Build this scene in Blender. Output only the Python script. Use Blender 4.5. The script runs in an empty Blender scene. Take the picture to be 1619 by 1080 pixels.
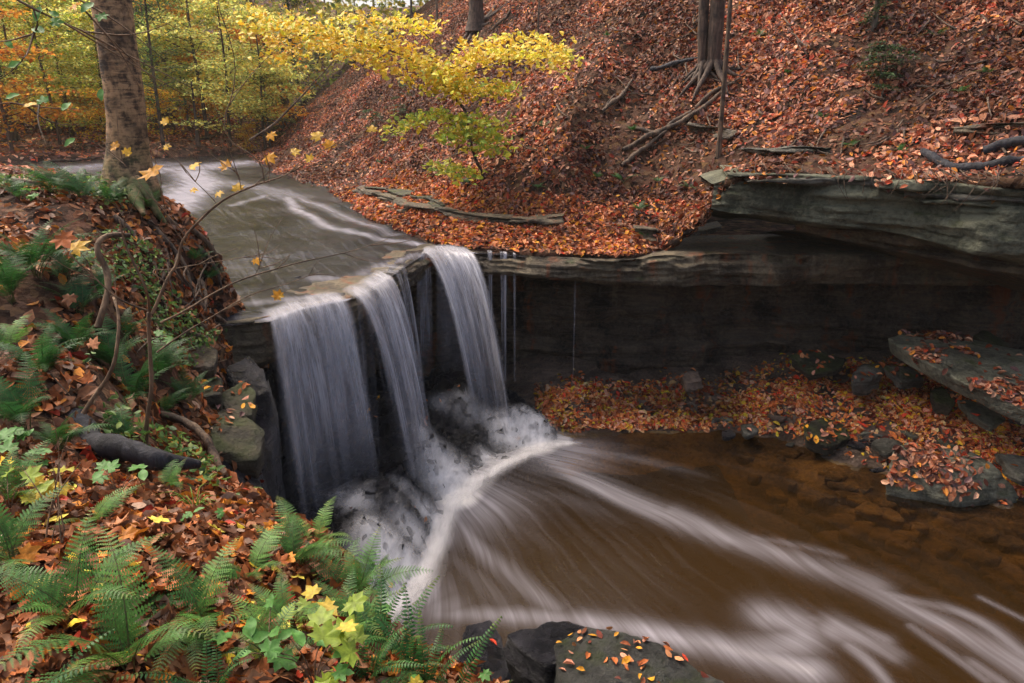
import bpy, bmesh, math, random
import numpy as np
from mathutils import Vector, Matrix, Quaternion
from mathutils.bvhtree import BVHTree
S = bpy.context.scene
rng = np.random.default_rng(7); random.seed(7)

# ------------------------------------------------------------------ camera, light, exposure
PITCH = math.radians(18); CAM = np.array([0, 0, 2.5]); FPX = 1169.0
cd = bpy.data.cameras.new('camera'); co = bpy.data.objects.new('camera', cd); S.collection.objects.link(co)
cd.sensor_width = 36; cd.lens = FPX / 1619 * 36; cd.clip_start = .05; cd.clip_end = 500
co.location = CAM; co.rotation_euler = (math.pi / 2 - PITCH, 0, 0); S.camera = co
W = bpy.data.worlds.new('World'); S.world = W; W.use_nodes = True
SUN_EL, SUN_AZ = math.radians(56), math.radians(-48)
wn = W.node_tree; sk = wn.nodes.new('ShaderNodeTexSky'); sk.sky_type = 'NISHITA'; sk.sun_disc = False
sk.sun_elevation = SUN_EL; sk.sun_rotation = SUN_AZ; sk.dust_density = 7; sk.air_density = .7; sk.ozone_density = .3
bg = wn.nodes['Background']; bg.inputs[1].default_value = .15; wn.links.new(sk.outputs[0], bg.inputs[0])
sl = bpy.data.lights.new('sun', 'SUN'); sl.energy = 1.0; sl.angle = math.radians(40); sl.color = (1, .88, .72)
so = bpy.data.objects.new('sun', sl); S.collection.objects.link(so)
sd = Vector((math.sin(SUN_AZ) * math.cos(SUN_EL), math.cos(SUN_AZ) * math.cos(SUN_EL), math.sin(SUN_EL)))
so.rotation_euler = sd.to_track_quat('Z', 'Y').to_euler()
S.view_settings.view_transform = 'Standard'; S.view_settings.look = 'None'; S.view_settings.gamma = 1
S.view_settings.use_curve_mapping = False; S.view_settings.exposure = 1.0
S.cycles.max_bounces = 6; S.cycles.transparent_max_bounces = 16; S.cycles.caustics_reflective = False; S.cycles.caustics_refractive = False
S.cycles.use_denoising = True

# ------------------------------------------------------------------ helpers
POOL = -3.0
def rdir(px, py):
    X = (px - 809.5) / FPX; Y = (540 - py) / FPX; c, s = math.cos(PITCH), math.sin(PITCH)
    return np.array([X, c + Y * s, -s + Y * c])
def PZ(px, py, z):
    d = rdir(px, py); return CAM + d * (z - CAM[2]) / d[2]
def PD(px, py, dist):
    d = rdir(px, py); return CAM + d * dist / d[1]
def lin(r, g, b, k=1.0):
    f = lambda v: (v / 255 / 12.92 if v / 255 < .04045 else ((v / 255 + .055) / 1.055) ** 2.4) * k
    return (f(r), f(g), f(b), 1)
def _hash(i, j, k, s):
    n = (i * 374761393 + j * 668265263 + k * 2147483647 + s * 1274126177) & 0xffffffff
    n = ((n ^ (n >> 13)) * 1274126177) & 0xffffffff; n = ((n ^ (n >> 15)) * 2246822519) & 0xffffffff
    return ((n ^ (n >> 16)) & 0xffff) / 32767.5 - 1
def noise(p, sc=1.0, seed=0):
    p = np.asarray(p, float) * sc; f0 = np.floor(p); i = f0.astype(np.int64); f = p - f0; u = f * f * (3 - 2 * f); r = 0
    for a in (0, 1):
        for b in (0, 1):
            for c in (0, 1):
                w = (u[..., 0] if a else 1 - u[..., 0]) * (u[..., 1] if b else 1 - u[..., 1]) * (u[..., 2] if c else 1 - u[..., 2])
                r = r + w * _hash(i[..., 0] + a, i[..., 1] + b, i[..., 2] + c, seed)
    return r
def fbm(p, sc=1.0, oc=4, seed=0, g=.5):
    r = 0; a = 1
    for k in range(oc): r = r + a * noise(p, sc * 2.03 ** k, seed + k * 17); a *= g
    return r
def smooth(a, b, x):
    t = np.clip((x - a) / (b - a), 0.0, 1.0); return t * t * (3 - 2 * t)
def mesh(name, V, Fs, mat=None, col=None, uv=None, sm=False, attrs=None):
    """V (n,3); Fs: list of int arrays (m,3)/(m,4)"""
    if not isinstance(Fs, (list, tuple)): Fs = [Fs]
    V = np.asarray(V, np.float32); me = bpy.data.meshes.new(name)
    Fs = [np.asarray(f) for f in Fs if len(f)]
    li = np.concatenate([f.ravel() for f in Fs]).astype(np.int32)
    tot = np.concatenate([np.full(len(f), f.shape[1]) for f in Fs]).astype(np.int32)
    st = np.concatenate([[0], np.cumsum(tot)[:-1]]).astype(np.int32)
    me.vertices.add(len(V)); me.vertices.foreach_set('co', V.ravel())
    me.loops.add(len(li)); me.loops.foreach_set('vertex_index', li)
    me.polygons.add(len(tot)); me.polygons.foreach_set('loop_start', st); me.polygons.foreach_set('loop_total', tot)
    if sm: me.polygons.foreach_set('use_smooth', np.ones(len(tot), bool))
    me.update(calc_edges=True); me.validate()
    if col is not None:
        a = me.attributes.new('Col', 'FLOAT_COLOR', 'POINT'); c = np.ones((len(V), 4), np.float32); c[:, :3] = np.asarray(col)[:, :3]
        a.data.foreach_set('color', c.ravel())
    for k, v in (attrs or {}).items():
        a = me.attributes.new(k, 'FLOAT', 'POINT'); a.data.foreach_set('value', np.asarray(v, np.float32))
    if uv is not None:
        l = me.uv_layers.new(name='UVMap'); l.data.foreach_set('uv', np.asarray(uv, np.float32)[li].ravel())
    if mat: me.materials.append(mat)
    return me
def ob(name, me, parent=None, label=None, cat=None, group=None, kind=None, loc=None, rot=None, scale=None):
    o = bpy.data.objects.new(name, me); S.collection.objects.link(o); o.parent = parent
    for k, v in (('label', label), ('category', cat), ('group', group), ('kind', kind)):
        if v: o[k] = v
    if loc is not None: o.location = tuple(float(v) for v in loc)
    if rot is not None: o.rotation_euler = rot
    if scale is not None: o.scale = (scale,) * 3 if np.isscalar(scale) else scale
    return o
def gridf(nu, nv, off=0):
    i = np.arange(nu - 1)[:, None] * nv + np.arange(nv - 1)[None]; i = i.ravel() + off
    return np.stack([i, i + nv, i + nv + 1, i + 1], 1)
def resamp(pts, step=None, n=None, sm=2):
    p = np.asarray(pts, float)
    for _ in range(sm):
        q = [p[0]]
        for a, b in zip(p[:-1], p[1:]): q += [a * .75 + b * .25, a * .25 + b * .75]
        q.append(p[-1]); p = np.array(q)
    L = np.concatenate([[0], np.cumsum(np.linalg.norm(np.diff(p[:, :3], axis=0), axis=1))])
    n = n or max(3, int(L[-1] / step) + 1); t = np.linspace(0, L[-1], n)
    return np.stack([np.interp(t, L, p[:, k]) for k in range(p.shape[1])], 1)
def seg_dist(P, A, B):
    d = B - A; t = np.clip(((P - A) @ d) / max(d @ d, 1e-9), 0, 1); q = A + t[:, None] * d
    return np.linalg.norm(P - q, axis=1), t
def poly_dist(P, L):
    best = np.full(len(P), 1e9)
    for a, b in zip(L[:-1], L[1:]): best = np.minimum(best, seg_dist(P, a, b)[0])
    return best
def inside(P, poly):
    x, y = P[:, 0], P[:, 1]; r = np.zeros(len(P), bool); n = len(poly)
    for i in range(n):
        x1, y1 = poly[i][:2]; x2, y2 = poly[(i + 1) % n][:2]
        c = ((y1 > y) != (y2 > y)); r ^= c & (x < (x2 - x1) * (y - y1) / ((y2 - y1) or 1e-9) + x1)
    return r
def sdist(P, poly):
    poly = np.asarray(poly)[:, :2]; d = poly_dist(P, np.vstack([poly, poly[:1]])); return np.where(inside(P, poly), d, -d)
class Geo:
    def __init__(s): s.v = []; s.f3 = []; s.f4 = []; s.c = []; s.n = 0
    def add(s, V, f3=None, f4=None, col=None):
        V = np.asarray(V, float)
        if f3 is not None and len(f3): s.f3.append(np.asarray(f3) + s.n)
        if f4 is not None and len(f4): s.f4.append(np.asarray(f4) + s.n)
        s.v.append(V); s.n += len(V)
        if col is not None:
            c = np.asarray(col, float); s.c.append(np.tile(c[:3], (len(V), 1)) if c.ndim == 1 else c)
    def mesh(s, name, mat, sm=False):
        Fs = ([np.vstack(s.f3)] if s.f3 else []) + ([np.vstack(s.f4)] if s.f4 else [])
        return mesh(name, np.vstack(s.v), Fs, mat, np.vstack(s.c) if s.c else None, sm=sm)
def tube(g, path, rad, sides=7, col=None, wob=0, seed=0):
    p = np.asarray(path, float); n = len(p); rad = np.interp(np.linspace(0, 1, n), np.linspace(0, 1, len(rad)), rad) if len(np.atleast_1d(rad)) != n else np.asarray(rad)
    t = np.gradient(p, axis=0); t /= np.linalg.norm(t, axis=1)[:, None] + 1e-9
    up = np.array([.13, .2, 1.0]) if abs(t[0][2]) < .9 else np.array([1.0, .1, 0])
    a = np.cross(t, up); a /= np.linalg.norm(a, axis=1)[:, None] + 1e-9; b = np.cross(t, a)
    an = np.linspace(0, 2 * math.pi, sides, endpoint=False)
    V = p[:, None] + rad[:, None, None] * (np.cos(an)[None, :, None] * a[:, None] + np.sin(an)[None, :, None] * b[:, None])
    V = V.reshape(-1, 3)
    if wob:
        c = np.repeat(p, sides, 0); V = c + (V - c) * (1 + wob * fbm(V, .5 / max(rad.max(), .01), 3, seed))[:, None]
    i = np.arange(n - 1)[:, None] * sides + np.arange(sides)[None]; j = np.arange(n - 1)[:, None] * sides + (np.arange(sides)[None] + 1) % sides
    g.add(V, f4=np.stack([i.ravel(), j.ravel(), j.ravel() + sides, i.ravel() + sides], 1), col=col)
    k = g.n - sides
    g.f3.append(np.array([[k, k + q, k + q + 1] for q in range(1, sides - 1)]))

# ------------------------------------------------------------------ materials
def M(name):
    m = bpy.data.materials.new(name); m.use_nodes = True; nt = m.node_tree
    return m, nt, nt.nodes['Principled BSDF'], nt.nodes['Material Output']
def N(nt, t, **k):
    n = nt.nodes.new(t)
    for a, b in k.items():
        if a.startswith('i_'):
            a = a[2:]; n.inputs[int(a) if a.isdigit() else a].default_value = b
        else: setattr(n, a, b)
    return n
def ramp(nt, fac, stops, interp='LINEAR'):
    r = nt.nodes.new('ShaderNodeValToRGB'); r.color_ramp.interpolation = interp; e = r.color_ramp.elements
    while len(e) < len(stops): e.new(.5)
    for k, (p, c) in enumerate(stops): e[k].position = p; e[k].color = c if len(np.atleast_1d(c)) == 4 else (c, c, c, 1)
    if fac is not None: nt.links.new(fac, r.inputs[0])
    return r
def coords(nt, scale=(1, 1, 1), out='Object', rot=(0, 0, 0)):
    tc = N(nt, 'ShaderNodeTexCoord'); mp = N(nt, 'ShaderNodeMapping'); mp.inputs['Scale'].default_value = scale; mp.inputs['Rotation'].default_value = rot
    if out == 'World':
        ge = N(nt, 'ShaderNodeNewGeometry'); nt.links.new(ge.outputs['Position'], mp.inputs[0])
    else: nt.links.new(tc.outputs[out], mp.inputs[0])
    return mp.outputs[0]
def tnoise(nt, vec, sc, det=5, rough=.55, dist=0):
    n = N(nt, 'ShaderNodeTexNoise'); n.inputs['Scale'].default_value = sc; n.inputs['Detail'].default_value = det
    n.inputs['Roughness'].default_value = rough; n.inputs['Distortion'].default_value = dist
    nt.links.new(vec, n.inputs['Vector']); return n.outputs['Fac']
def mixc(nt, fac, a, b, bt='MIX'):
    m = N(nt, 'ShaderNodeMix', data_type='RGBA', blend_type=bt)
    for i, v in ((0, fac), (6, a), (7, b)):
        if hasattr(v, 'links'): nt.links.new(v, m.inputs[i])
        else: m.inputs[i].default_value = v
    return m.outputs[2]
def math_(nt, op, a, b=0, c=0, clamp=False):
    m = N(nt, 'ShaderNodeMath', operation=op, use_clamp=clamp)
    for i, v in ((0, a), (1, b), (2, c)):
        if hasattr(v, 'links'): nt.links.new(v, m.inputs[i])
        else: m.inputs[i].default_value = v
    return m.outputs[0]
def bump(nt, h, s=.3, d=.02, nrm=None):
    b = N(nt, 'ShaderNodeBump'); b.inputs['Strength'].default_value = s; b.inputs['Distance'].default_value = d
    nt.links.new(h, b.inputs['Height'])
    if nrm is not None: nt.links.new(nrm, b.inputs['Normal'])
    return b.outputs[0]

def mat_leaf(name, rough=.55, trans=.3, vein=True, spec=.35, val=1.0):
    m, nt, p, o = M(name); at = N(nt, 'ShaderNodeAttribute', attribute_name='Col')
    n = tnoise(nt, coords(nt, out='World'), 45, 3); r = ramp(nt, n, [(.3, (.6, .6, .6, 1)), (.7, (1.15, 1.15, 1.15, 1))])
    c = mixc(nt, 1.0, at.outputs['Color'], r.outputs[0], 'MULTIPLY'); nt.links.new(c, p.inputs['Base Color'])
    p.inputs['Roughness'].default_value = rough; p.inputs['Specular IOR Level'].default_value = spec
    t = N(nt, 'ShaderNodeBsdfTranslucent'); nt.links.new(c, t.inputs[0]); mx = N(nt, 'ShaderNodeMixShader'); mx.inputs[0].default_value = trans
    nt.links.new(p.outputs[0], mx.inputs[1]); nt.links.new(t.outputs[0], mx.inputs[2]); nt.links.new(mx.outputs[0], o.inputs[0]); return m
m_dead = mat_leaf('dead_leaf', .55, .15, spec=.2)
m_green = mat_leaf('green_leaf', .5, .35)
m_far = mat_leaf('far_leaf', .7, .72)

def mat_bark(name, c1, c2, moss=0.0, sc=1.0, ring=False):
    m, nt, p, o = M(name); v = coords(nt, (14 * sc, 14 * sc, 2.2 * sc) if not ring else (7, 7, 5)); n = tnoise(nt, v, 1.6, 7, .65, .4)
    v2 = coords(nt, (2.6, 2.6, 15)); n2 = tnoise(nt, v2, 1.5, 6, .68, .9)
    h = math_(nt, 'ADD', n, math_(nt, 'MULTIPLY', n2, .8 if ring else .15))
    r = ramp(nt, h, [(.45 if not ring else .76, c1), (.75 if not ring else .98, c2)])
    big = tnoise(nt, coords(nt), 3.2, 4); c = mixc(nt, ramp(nt, big, [(.5, 0), (.64, .85)]).outputs[0], r.outputs[0], tuple(x * .45 for x in c1[:3]) + (1,))
    if moss:
        ge = N(nt, 'ShaderNodeTexCoord'); sp = N(nt, 'ShaderNodeSeparateXYZ'); nt.links.new(ge.outputs['Object'], sp.inputs[0])
        mm = math_(nt, 'MULTIPLY', ramp(nt, tnoise(nt, coords(nt), 4.5, 6), [(.4, 0), (.58, 1)]).outputs[0], ramp(nt, sp.outputs[2], [(0.05, 1), (moss, 0)]).outputs[0])
        c = mixc(nt, mm, c, lin(75, 92, 40))
    nt.links.new(c, p.inputs['Base Color']); p.inputs['Roughness'].default_value = .8
    nt.links.new(bump(nt, h, .9, .025), p.inputs['Normal']); return m
m_bigbark = mat_bark('big_trunk_bark', lin(70, 54, 38), lin(182, 146, 104), .7, 1.2, ring=True)
m_bark = mat_bark('dark_bark', lin(58, 46, 38), lin(112, 92, 76))
m_barkg = mat_bark('grey_bark', lin(74, 66, 56), lin(128, 116, 98))
m_root = mat_bark('root_bark', lin(60, 46, 36), lin(132, 108, 84))
m_twig = mat_bark('twig_bark', lin(88, 68, 48), lin(146, 118, 88))
m_burnt = mat_bark('wet_black_wood', lin(24, 24, 28), lin(62, 62, 68))

def mat_rock(name, c1, c2, wet=0.0, moss=.3, strata=1.0, stain=False, mossc=lin(78, 88, 38), sc=1.0):
    m, nt, p, o = M(name); v = coords(nt, out='World')
    n = tnoise(nt, v, 1.4 * sc, 8, .62, .3); nf = tnoise(nt, v, 14 * sc, 8, .7)
    st = tnoise(nt, coords(nt, (1.0, 1.0, 13), out='World'), 1.6, 6, .6, .35)
    r = ramp(nt, math_(nt, 'ADD', math_(nt, 'MULTIPLY', n, .6), math_(nt, 'MULTIPLY', nf, .4)), [(.42, tuple(x * .7 for x in c1[:3]) + (1,)), (.58, c2)])
    c = mixc(nt, ramp(nt, st, [(.42, .0), (.6, .35 * strata)]).outputs[0], r.outputs[0], tuple(x * .55 for x in c1[:3]) + (1,))
    if stain:
        sn = tnoise(nt, coords(nt, (1.6, 1.6, .22), out='World'), 1.7, 5, .6, .4)
        c = mixc(nt, ramp(nt, sn, [(.56, 0), (.68, .7)]).outputs[0], c, lin(150, 82, 40))
        sn = tnoise(nt, coords(nt, (2.3, 2.3, .4), out='World'), 2.1, 5, .6, .4)
        c = mixc(nt, ramp(nt, sn, [(.6, 0), (.76, .6)]).outputs[0], c, lin(150, 136, 116))
    if moss:
        ge = N(nt, 'ShaderNodeNewGeometry'); sp = N(nt, 'ShaderNodeSeparateXYZ'); nt.links.new(ge.outputs['Normal'], sp.inputs[0])
        mm = math_(nt, 'MULTIPLY', ramp(nt, tnoise(nt, v, 2.6, 7, .65), [(.62 - moss * .35, 0), (.72 - moss * .2, 1)]).outputs[0], ramp(nt, sp.outputs[2], [(-.2, 0), (.7, .9)]).outputs[0])
        c = mixc(nt, mm, c, mixc(nt, nf, tuple(x * .5 for x in mossc[:3]) + (1,), mossc))
    nt.links.new(c, p.inputs['Base Color'])
    rr = ramp(nt, n, [(.35, .55 - .4 * wet), (.65, .85 - .5 * wet)]); nt.links.new(rr.outputs[0], p.inputs['Roughness'])
    p.inputs['Specular IOR Level'].default_value = .35 + .3 * wet
    h = math_(nt, 'ADD', math_(nt, 'MULTIPLY', st, .8 * strata), math_(nt, 'ADD', nf, math_(nt, 'MULTIPLY', n, 1.5)))
    nt.links.new(bump(nt, h, 1.0, .09), p.inputs['Normal']); return m
m_rock = mat_rock('grey_rock', lin(76, 74, 64), lin(130, 126, 112), .15, .25)
m_slab = mat_rock('slab_rock', lin(88, 88, 72), lin(140, 138, 116), .2, .2, .4)
m_cap = mat_rock('cap_rock', lin(76, 64, 48), lin(134, 120, 94), .3, .12, .8, stain=True)
m_ledge = mat_rock('ledge_rock', lin(80, 84, 66), lin(134, 134, 110), .15, .2, .5)
m_wall = mat_rock('shale_wall', lin(46, 40, 34), lin(128, 110, 90), .3, .0, 1.2, stain=True)
m_wet = mat_rock('wet_black_rock', lin(22, 22, 25), lin(62, 60, 66), .9, .0, 1.3, sc=2)
m_mossy = mat_rock('mossy_rock', lin(46, 44, 34), lin(92, 84, 64), .25, .62)
m_stone_warm = mat_rock('brown_rock', lin(88, 72, 58), lin(140, 118, 100), .3, .1)

def mat_litter(name, soil=.4, dark=1.0, sc=9.0):
    m, nt, p, o = M(name); v = coords(nt, out='World')
    vo = N(nt, 'ShaderNodeTexVoronoi'); vo.inputs['Scale'].default_value = sc; vo.inputs['Randomness'].default_value = 1
    wv = N(nt, 'ShaderNodeVectorMath', operation='ADD'); nn = N(nt, 'ShaderNodeTexNoise'); nn.inputs['Scale'].default_value = 7; nt.links.new(v, nn.inputs['Vector'])
    sc_ = N(nt, 'ShaderNodeVectorMath', operation='SCALE'); sc_.inputs['Scale'].default_value = .18; nt.links.new(nn.outputs['Color'], sc_.inputs[0])
    nt.links.new(v, wv.inputs[0]); nt.links.new(sc_.outputs[0], wv.inputs[1]); nt.links.new(wv.outputs[0], vo.inputs['Vector'])
    s = N(nt, 'ShaderNodeSeparateColor'); nt.links.new(vo.outputs['Color'], s.inputs[0]); k = dark
    r = ramp(nt, s.outputs[0], [(0, lin(58, 44, 36, k)), (.3, lin(106, 76, 58, k)), (.55, lin(140, 96, 74, k)), (.8, lin(142, 110, 92, k)), (1, lin(170, 130, 88, k))])
    n = tnoise(nt, v, 1.3, 6, .65)
    c = mixc(nt, ramp(nt, n, [(.62 - soil * .3, 1), (.7 - soil * .2, 0)]).outputs[0], r.outputs[0], r.outputs[0])
    c = mixc(nt, ramp(nt, n, [(.36, .0), (.36 + .5 * (1 - soil) + .05, 1)]).outputs[0], lin(40, 33, 29), r.outputs[0])
    nt.links.new(c, p.inputs['Base Color']); p.inputs['Roughness'].default_value = .9; p.inputs['Specular IOR Level'].default_value = .1
    h = math_(nt, 'ADD', math_(nt, 'MULTIPLY', s.outputs[1], .6), tnoise(nt, v, 22, 5)); nt.links.new(bump(nt, h, .8, .04), p.inputs['Normal']); return m
m_hill = mat_litter('hill_leaf_mould', .95, .34)
m_bank = mat_litter('bank_leaf_mould', .75, .45, 13)
m_fanm = mat_rock('gorge_mud', lin(88, 72, 60), lin(150, 126, 106), .35, .0, 1.0, sc=1.6)
m_floor = mat_litter('forest_floor_leaves', .1, 1.6, 5)

# ------------------------------------------------------------------ leaf templates
def tmpl_quad():
    V = np.array([[0, -.5, 0], [.3, 0, .08], [0, .5, 0], [-.3, 0, .08]]); return V, np.array([[0, 1, 2], [0, 2, 3]])
def tmpl_oval():
    V = np.array([[0, -.5, .0], [.26, -.2, .1], [.24, .18, .12], [0, .52, .03], [-.24, .18, .12], [-.26, -.2, .1]])
    return V, np.array([[0, 1, 2], [0, 2, 3], [0, 3, 4], [0, 4, 5]])
def outline_maple(n=5):
    a = [(-90, .12), (-60, .36), (-40, .29), (-12, .50), (8, .34), (22, .42), (38, .56), (56, .33), (70, .42), (90, .62)]
    pts = [(r * math.cos(math.radians(t)), r * math.sin(math.radians(t))) for t, r in a]
    pts += [(-x, y) for x, y in pts[-2:0:-1]]; return np.array(pts)
def tmpl_maple(curl=.25, seed=0):
    o = outline_maple(); z = curl * (np.linalg.norm(o, axis=1) ** 2) + .06 * np.sin(np.arange(len(o)) * 1.9 + seed)
    V = np.vstack([[0, -.02, 0], np.column_stack([o, z])]); n = len(o)
    return V, np.array([[0, i + 1, (i + 1) % n + 1] for i in range(n)])
def tmpl_beech(curl=.2, seed=0):
    t = np.linspace(0, 1, 7); w = .27 * np.sin(math.pi * t ** .85) ** .8; V = []
    for k, a in enumerate(t):
        z = -curl * (a - .4) ** 2 + .03 * math.sin(k * 2 + seed); V += [[-w[k], a - .5, z + w[k] * .35], [0, a - .5, z], [w[k], a - .5, z + w[k] * .35]]
    f = []
    for k in range(6):
        i = k * 3; f += [[i, i + 1, i + 4], [i, i + 4, i + 3], [i + 1, i + 2, i + 5], [i + 1, i + 5, i + 4]]
    return np.array(V), np.array(f)
T2, T1, T0 = tmpl_quad(), tmpl_oval(), tmpl_maple()
PAL_DEAD = [(lin(188, 122, 84), 4), (lin(222, 156, 122), 4), (lin(166, 88, 56), 4), (lin(222, 168, 132), 2.4), (lin(104, 60, 46), 6), (lin(134, 100, 96), 3), (lin(228, 148, 60), 1.6), (lin(158, 118, 108), 1.6), (lin(200, 82, 52), 1.4)]
PAL_BRIGHT = [(lin(204, 116, 62), 4), (lin(222, 152, 102), 4), (lin(160, 90, 54), 4), (lin(218, 150, 120), 2), (lin(110, 54, 40), 2), (lin(238, 168, 52), 2.2), (lin(205, 70, 44), 1.2)]
PAL_NEAR = [(lin(184, 106, 58), 4), (lin(142, 92, 58), 4), (lin(190, 130, 90), 3), (lin(104, 68, 48), 4), (lin(220, 140, 50), 1.2), (lin(178, 62, 40), .4), (lin(184, 150, 126), .8)]
PAL_WOOD = [(lin(252, 232, 120), 3), (lin(236, 236, 150), 3), (lin(210, 224, 124), 2.5), (lin(250, 212, 100), 1.6), (lin(160, 184, 104), 1.5)]  # leaf tones paled so the colour carries haze and glow of the woods
PAL_YEL = [(lin(250, 214, 66), 4), (lin(244, 192, 54), 3), (lin(236, 214, 90), 2), (lin(214, 214, 86), 1)]
PAL_YG = [(lin(196, 204, 70), 3), (lin(150, 176, 66), 3), (lin(224, 200, 66), 2)]
PAL_GRN = [(lin(104, 138, 66), 3), (lin(78, 112, 58), 3), (lin(136, 156, 74), 2)]
PAL_HEM = [(lin(78, 104, 60), 3), (lin(84, 106, 66), 2), (lin(50, 66, 46), 1)]
PAL_ORG = [(lin(226, 160, 62), 3), (lin(214, 132, 56), 2), (lin(232, 190, 80), 2)]
def pick(pal, n, r, k=1.0, var=.18):
    w = np.array([b for _, b in pal], float); c = np.array([a[:3] for a, _ in pal])[r.choice(len(pal), n, p=w / w.sum())]
    return np.clip(c * (1 + var * r.standard_normal((n, 1))) * k, .004, 1)
def leaves(g, P, Nn, size, pal, tm, r, tilt=.45, k=1.0, cols=None, down=0):
    n = len(P)
    if n == 0: return
    nn = Nn + tilt * r.standard_normal((n, 3)); nn /= np.linalg.norm(nn, axis=1)[:, None]
    t = r.standard_normal((n, 3)); t[:, 2] -= down; t -= (t * nn).sum(1)[:, None] * nn; t /= np.linalg.norm(t, axis=1)[:, None]; b = np.cross(nn, t)
    V, f = tm; sz = np.broadcast_to(size, (n,)) * r.uniform(.7, 1.3, n); cu = r.uniform(-2.0, 3.2, n)
    X = V[None, :, 0, None] * b[:, None] * r.uniform(.75, 1.1, n)[:, None, None] + V[None, :, 1, None] * t[:, None] + V[None, :, 2, None] * nn[:, None] * cu[:, None, None]
    X = P[:, None] + X * sz[:, None, None]
    c = pick(pal, n, r, k) if cols is None else cols
    ff = (f[None] + (np.arange(n) * len(V))[:, None, None]).reshape(-1, 3)
    g.add(X.reshape(-1, 3), f3=ff, col=np.repeat(c, len(V), 0))

SURF = {}
def tris_of(V, F4):
    V = np.asarray(V); return np.vstack([V[F4[:, [0, 1, 2]]], V[F4[:, [0, 2, 3]]]]).reshape(-1, 3, 3)
def sample(T, n, r, wfun=None, nzmin=None):
    e = np.cross(T[:, 1] - T[:, 0], T[:, 2] - T[:, 0]); A = np.linalg.norm(e, axis=1); nn = e / (A[:, None] + 1e-12); nn[nn[:, 2] < 0] *= -1
    w = A.copy(); c = T.mean(1)
    if nzmin is not None: w *= (nn[:, 2] > nzmin)
    if wfun is not None: w *= wfun(c)
    i = r.choice(len(T), n, p=w / w.sum()); u = r.random((n, 2)); s = u.sum(1) > 1; u[s] = 1 - u[s]
    return T[i, 0] + u[:, :1] * (T[i, 1] - T[i, 0]) + u[:, 1:] * (T[i, 2] - T[i, 0]), nn[i]
def inview(c, m=.25):
    cc, s = math.cos(PITCH), math.sin(PITCH); d = c - CAM; z = d[:, 1] * cc - d[:, 2] * s; y = d[:, 1] * s + d[:, 2] * cc
    z1 = np.maximum(z, .1); return ((z > .3) & (np.abs(d[:, 0] / z1) < .6925 + m) & (np.abs(y / z1) < .462 + m)).astype(float), z1

# ------------------------------------------------------------------ terrain: left bank
LE = [(-16, 10.6), *[tuple(PD(*p)[:2]) for p in [(90, 292, 9.6), (215, 300, 9.7), (262, 325, 9.5), (325, 390, 9.3), (352, 455, 8.9), (352, 500, 8.35), (378, 560, 7.9), (398, 640, 7.0), (405, 720, 6.1), (425, 800, 5.2), (490, 890, 4.1), (590, 965, 3.3), (670, 1030, 2.95), (840, 1110, 2.65), (1000, 1200, 2.2)]], (4, .7), (4, -2), (-16, -2)]
CP = np.array([PD(*p) for p in [(0, 1080, 1.9), (300, 1080, 2.0), (600, 1080, 2.2), (800, 1080, 2.6), (0, 900, 2.5), (250, 900, 2.6), (450, 900, 3.0), (0, 750, 3.3), (200, 760, 3.7), (340, 760, 4.2),
    (0, 600, 4.3), (150, 600, 4.9), (270, 620, 5.7), (340, 590, 6.9), (380, 640, 6.6), (390, 730, 5.7), (0, 450, 5.5), (150, 450, 6.1), (260, 500, 7.2), (320, 500, 7.9), (330, 455, 8.6), (250, 400, 8.0), (0, 330, 7.5), (120, 330, 7.8), (235, 330, 8.6), (300, 370, 8.8), (205, 300, 8.9), (0, 300, 9.0), (100, 297, 9.0), (-300, 330, 8.0), (-300, 600, 4.5)]] + [(2.5, 1.5, .3), (-5, 1, .9), (0, -1, .9), (-12, 6, 1.7), (-12, 2, 1.4)])
for _i in (12, 13, 14, 15): CP[_i, 2] -= .33
CP[9, 2] -= .12
def rbf(P, C):
    d = np.linalg.norm(C[:, None, :2] - C[None, :, :2], axis=2); K = np.where(d > 0, d, 0) + .12 * np.eye(len(C)); n = len(C)
    A = np.zeros((n + 3, n + 3)); A[:n, :n] = -K + 0; A[:n, n] = 1; A[:n, n + 1:] = C[:, :2]; A[n, :n] = 1; A[n + 1:, :n] = C[:, :2].T
    w = np.linalg.solve(A, np.concatenate([C[:, 2], [0, 0, 0]])); r = np.full(len(P), w[n]) + P[:, :2] @ w[n + 1:]
    for i in range(n): r += -w[i] * np.linalg.norm(P[:, :2] - C[i, :2], axis=1)
    return r
def bank_z(P):
    P3 = np.column_stack([P, np.zeros(len(P))]); sd_ = sdist(P + .12 * np.column_stack([noise(P3, 1.9, 3), noise(P3, 1.9, 9)]), LE)
    top = rbf(P, CP) + .07 * fbm(P3, 1.3, 4, 5) + .02 * fbm(P3, 7, 3, 8)
    y = smooth(8.4, 8.8, P[:, 1]) * smooth(-2.7, -3.2, P[:, 0]); low = (POOL - .3) * (1 - y) - .35 * y
    t = smooth(-.45, .2, sd_); return low + (top - low) * t
xs = np.arange(-8, 3.5, .05); ys = np.arange(.3, 11.2, .05); X, Y = np.meshgrid(xs, ys, indexing='ij')
P = np.column_stack([X.ravel(), Y.ravel()]); z = bank_z(P); V = np.column_stack([P, z])
bumpy = 1 - smooth(0, 1.2, np.abs(z - rbf(P, CP)));
V[:, :2] += (.06 * (1 - bumpy))[:, None] * np.column_stack([fbm(V, 2.5, 3, 21), fbm(V, 2.5, 3, 33)])
f = gridf(len(xs), len(ys)); left_bank = ob('leaf_bank', mesh('leaf_bank', V, f, m_bank, sm=True), kind='structure')
left_bank.data.materials.append(m_wet); left_bank.data.polygons.foreach_set('material_index', ((V[f][:, :, 2].mean(1) < -.45) & (P[f[:, 0], 1] > 3.4)).astype(np.int32)); SURF['bank'] = (V, f)

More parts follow.
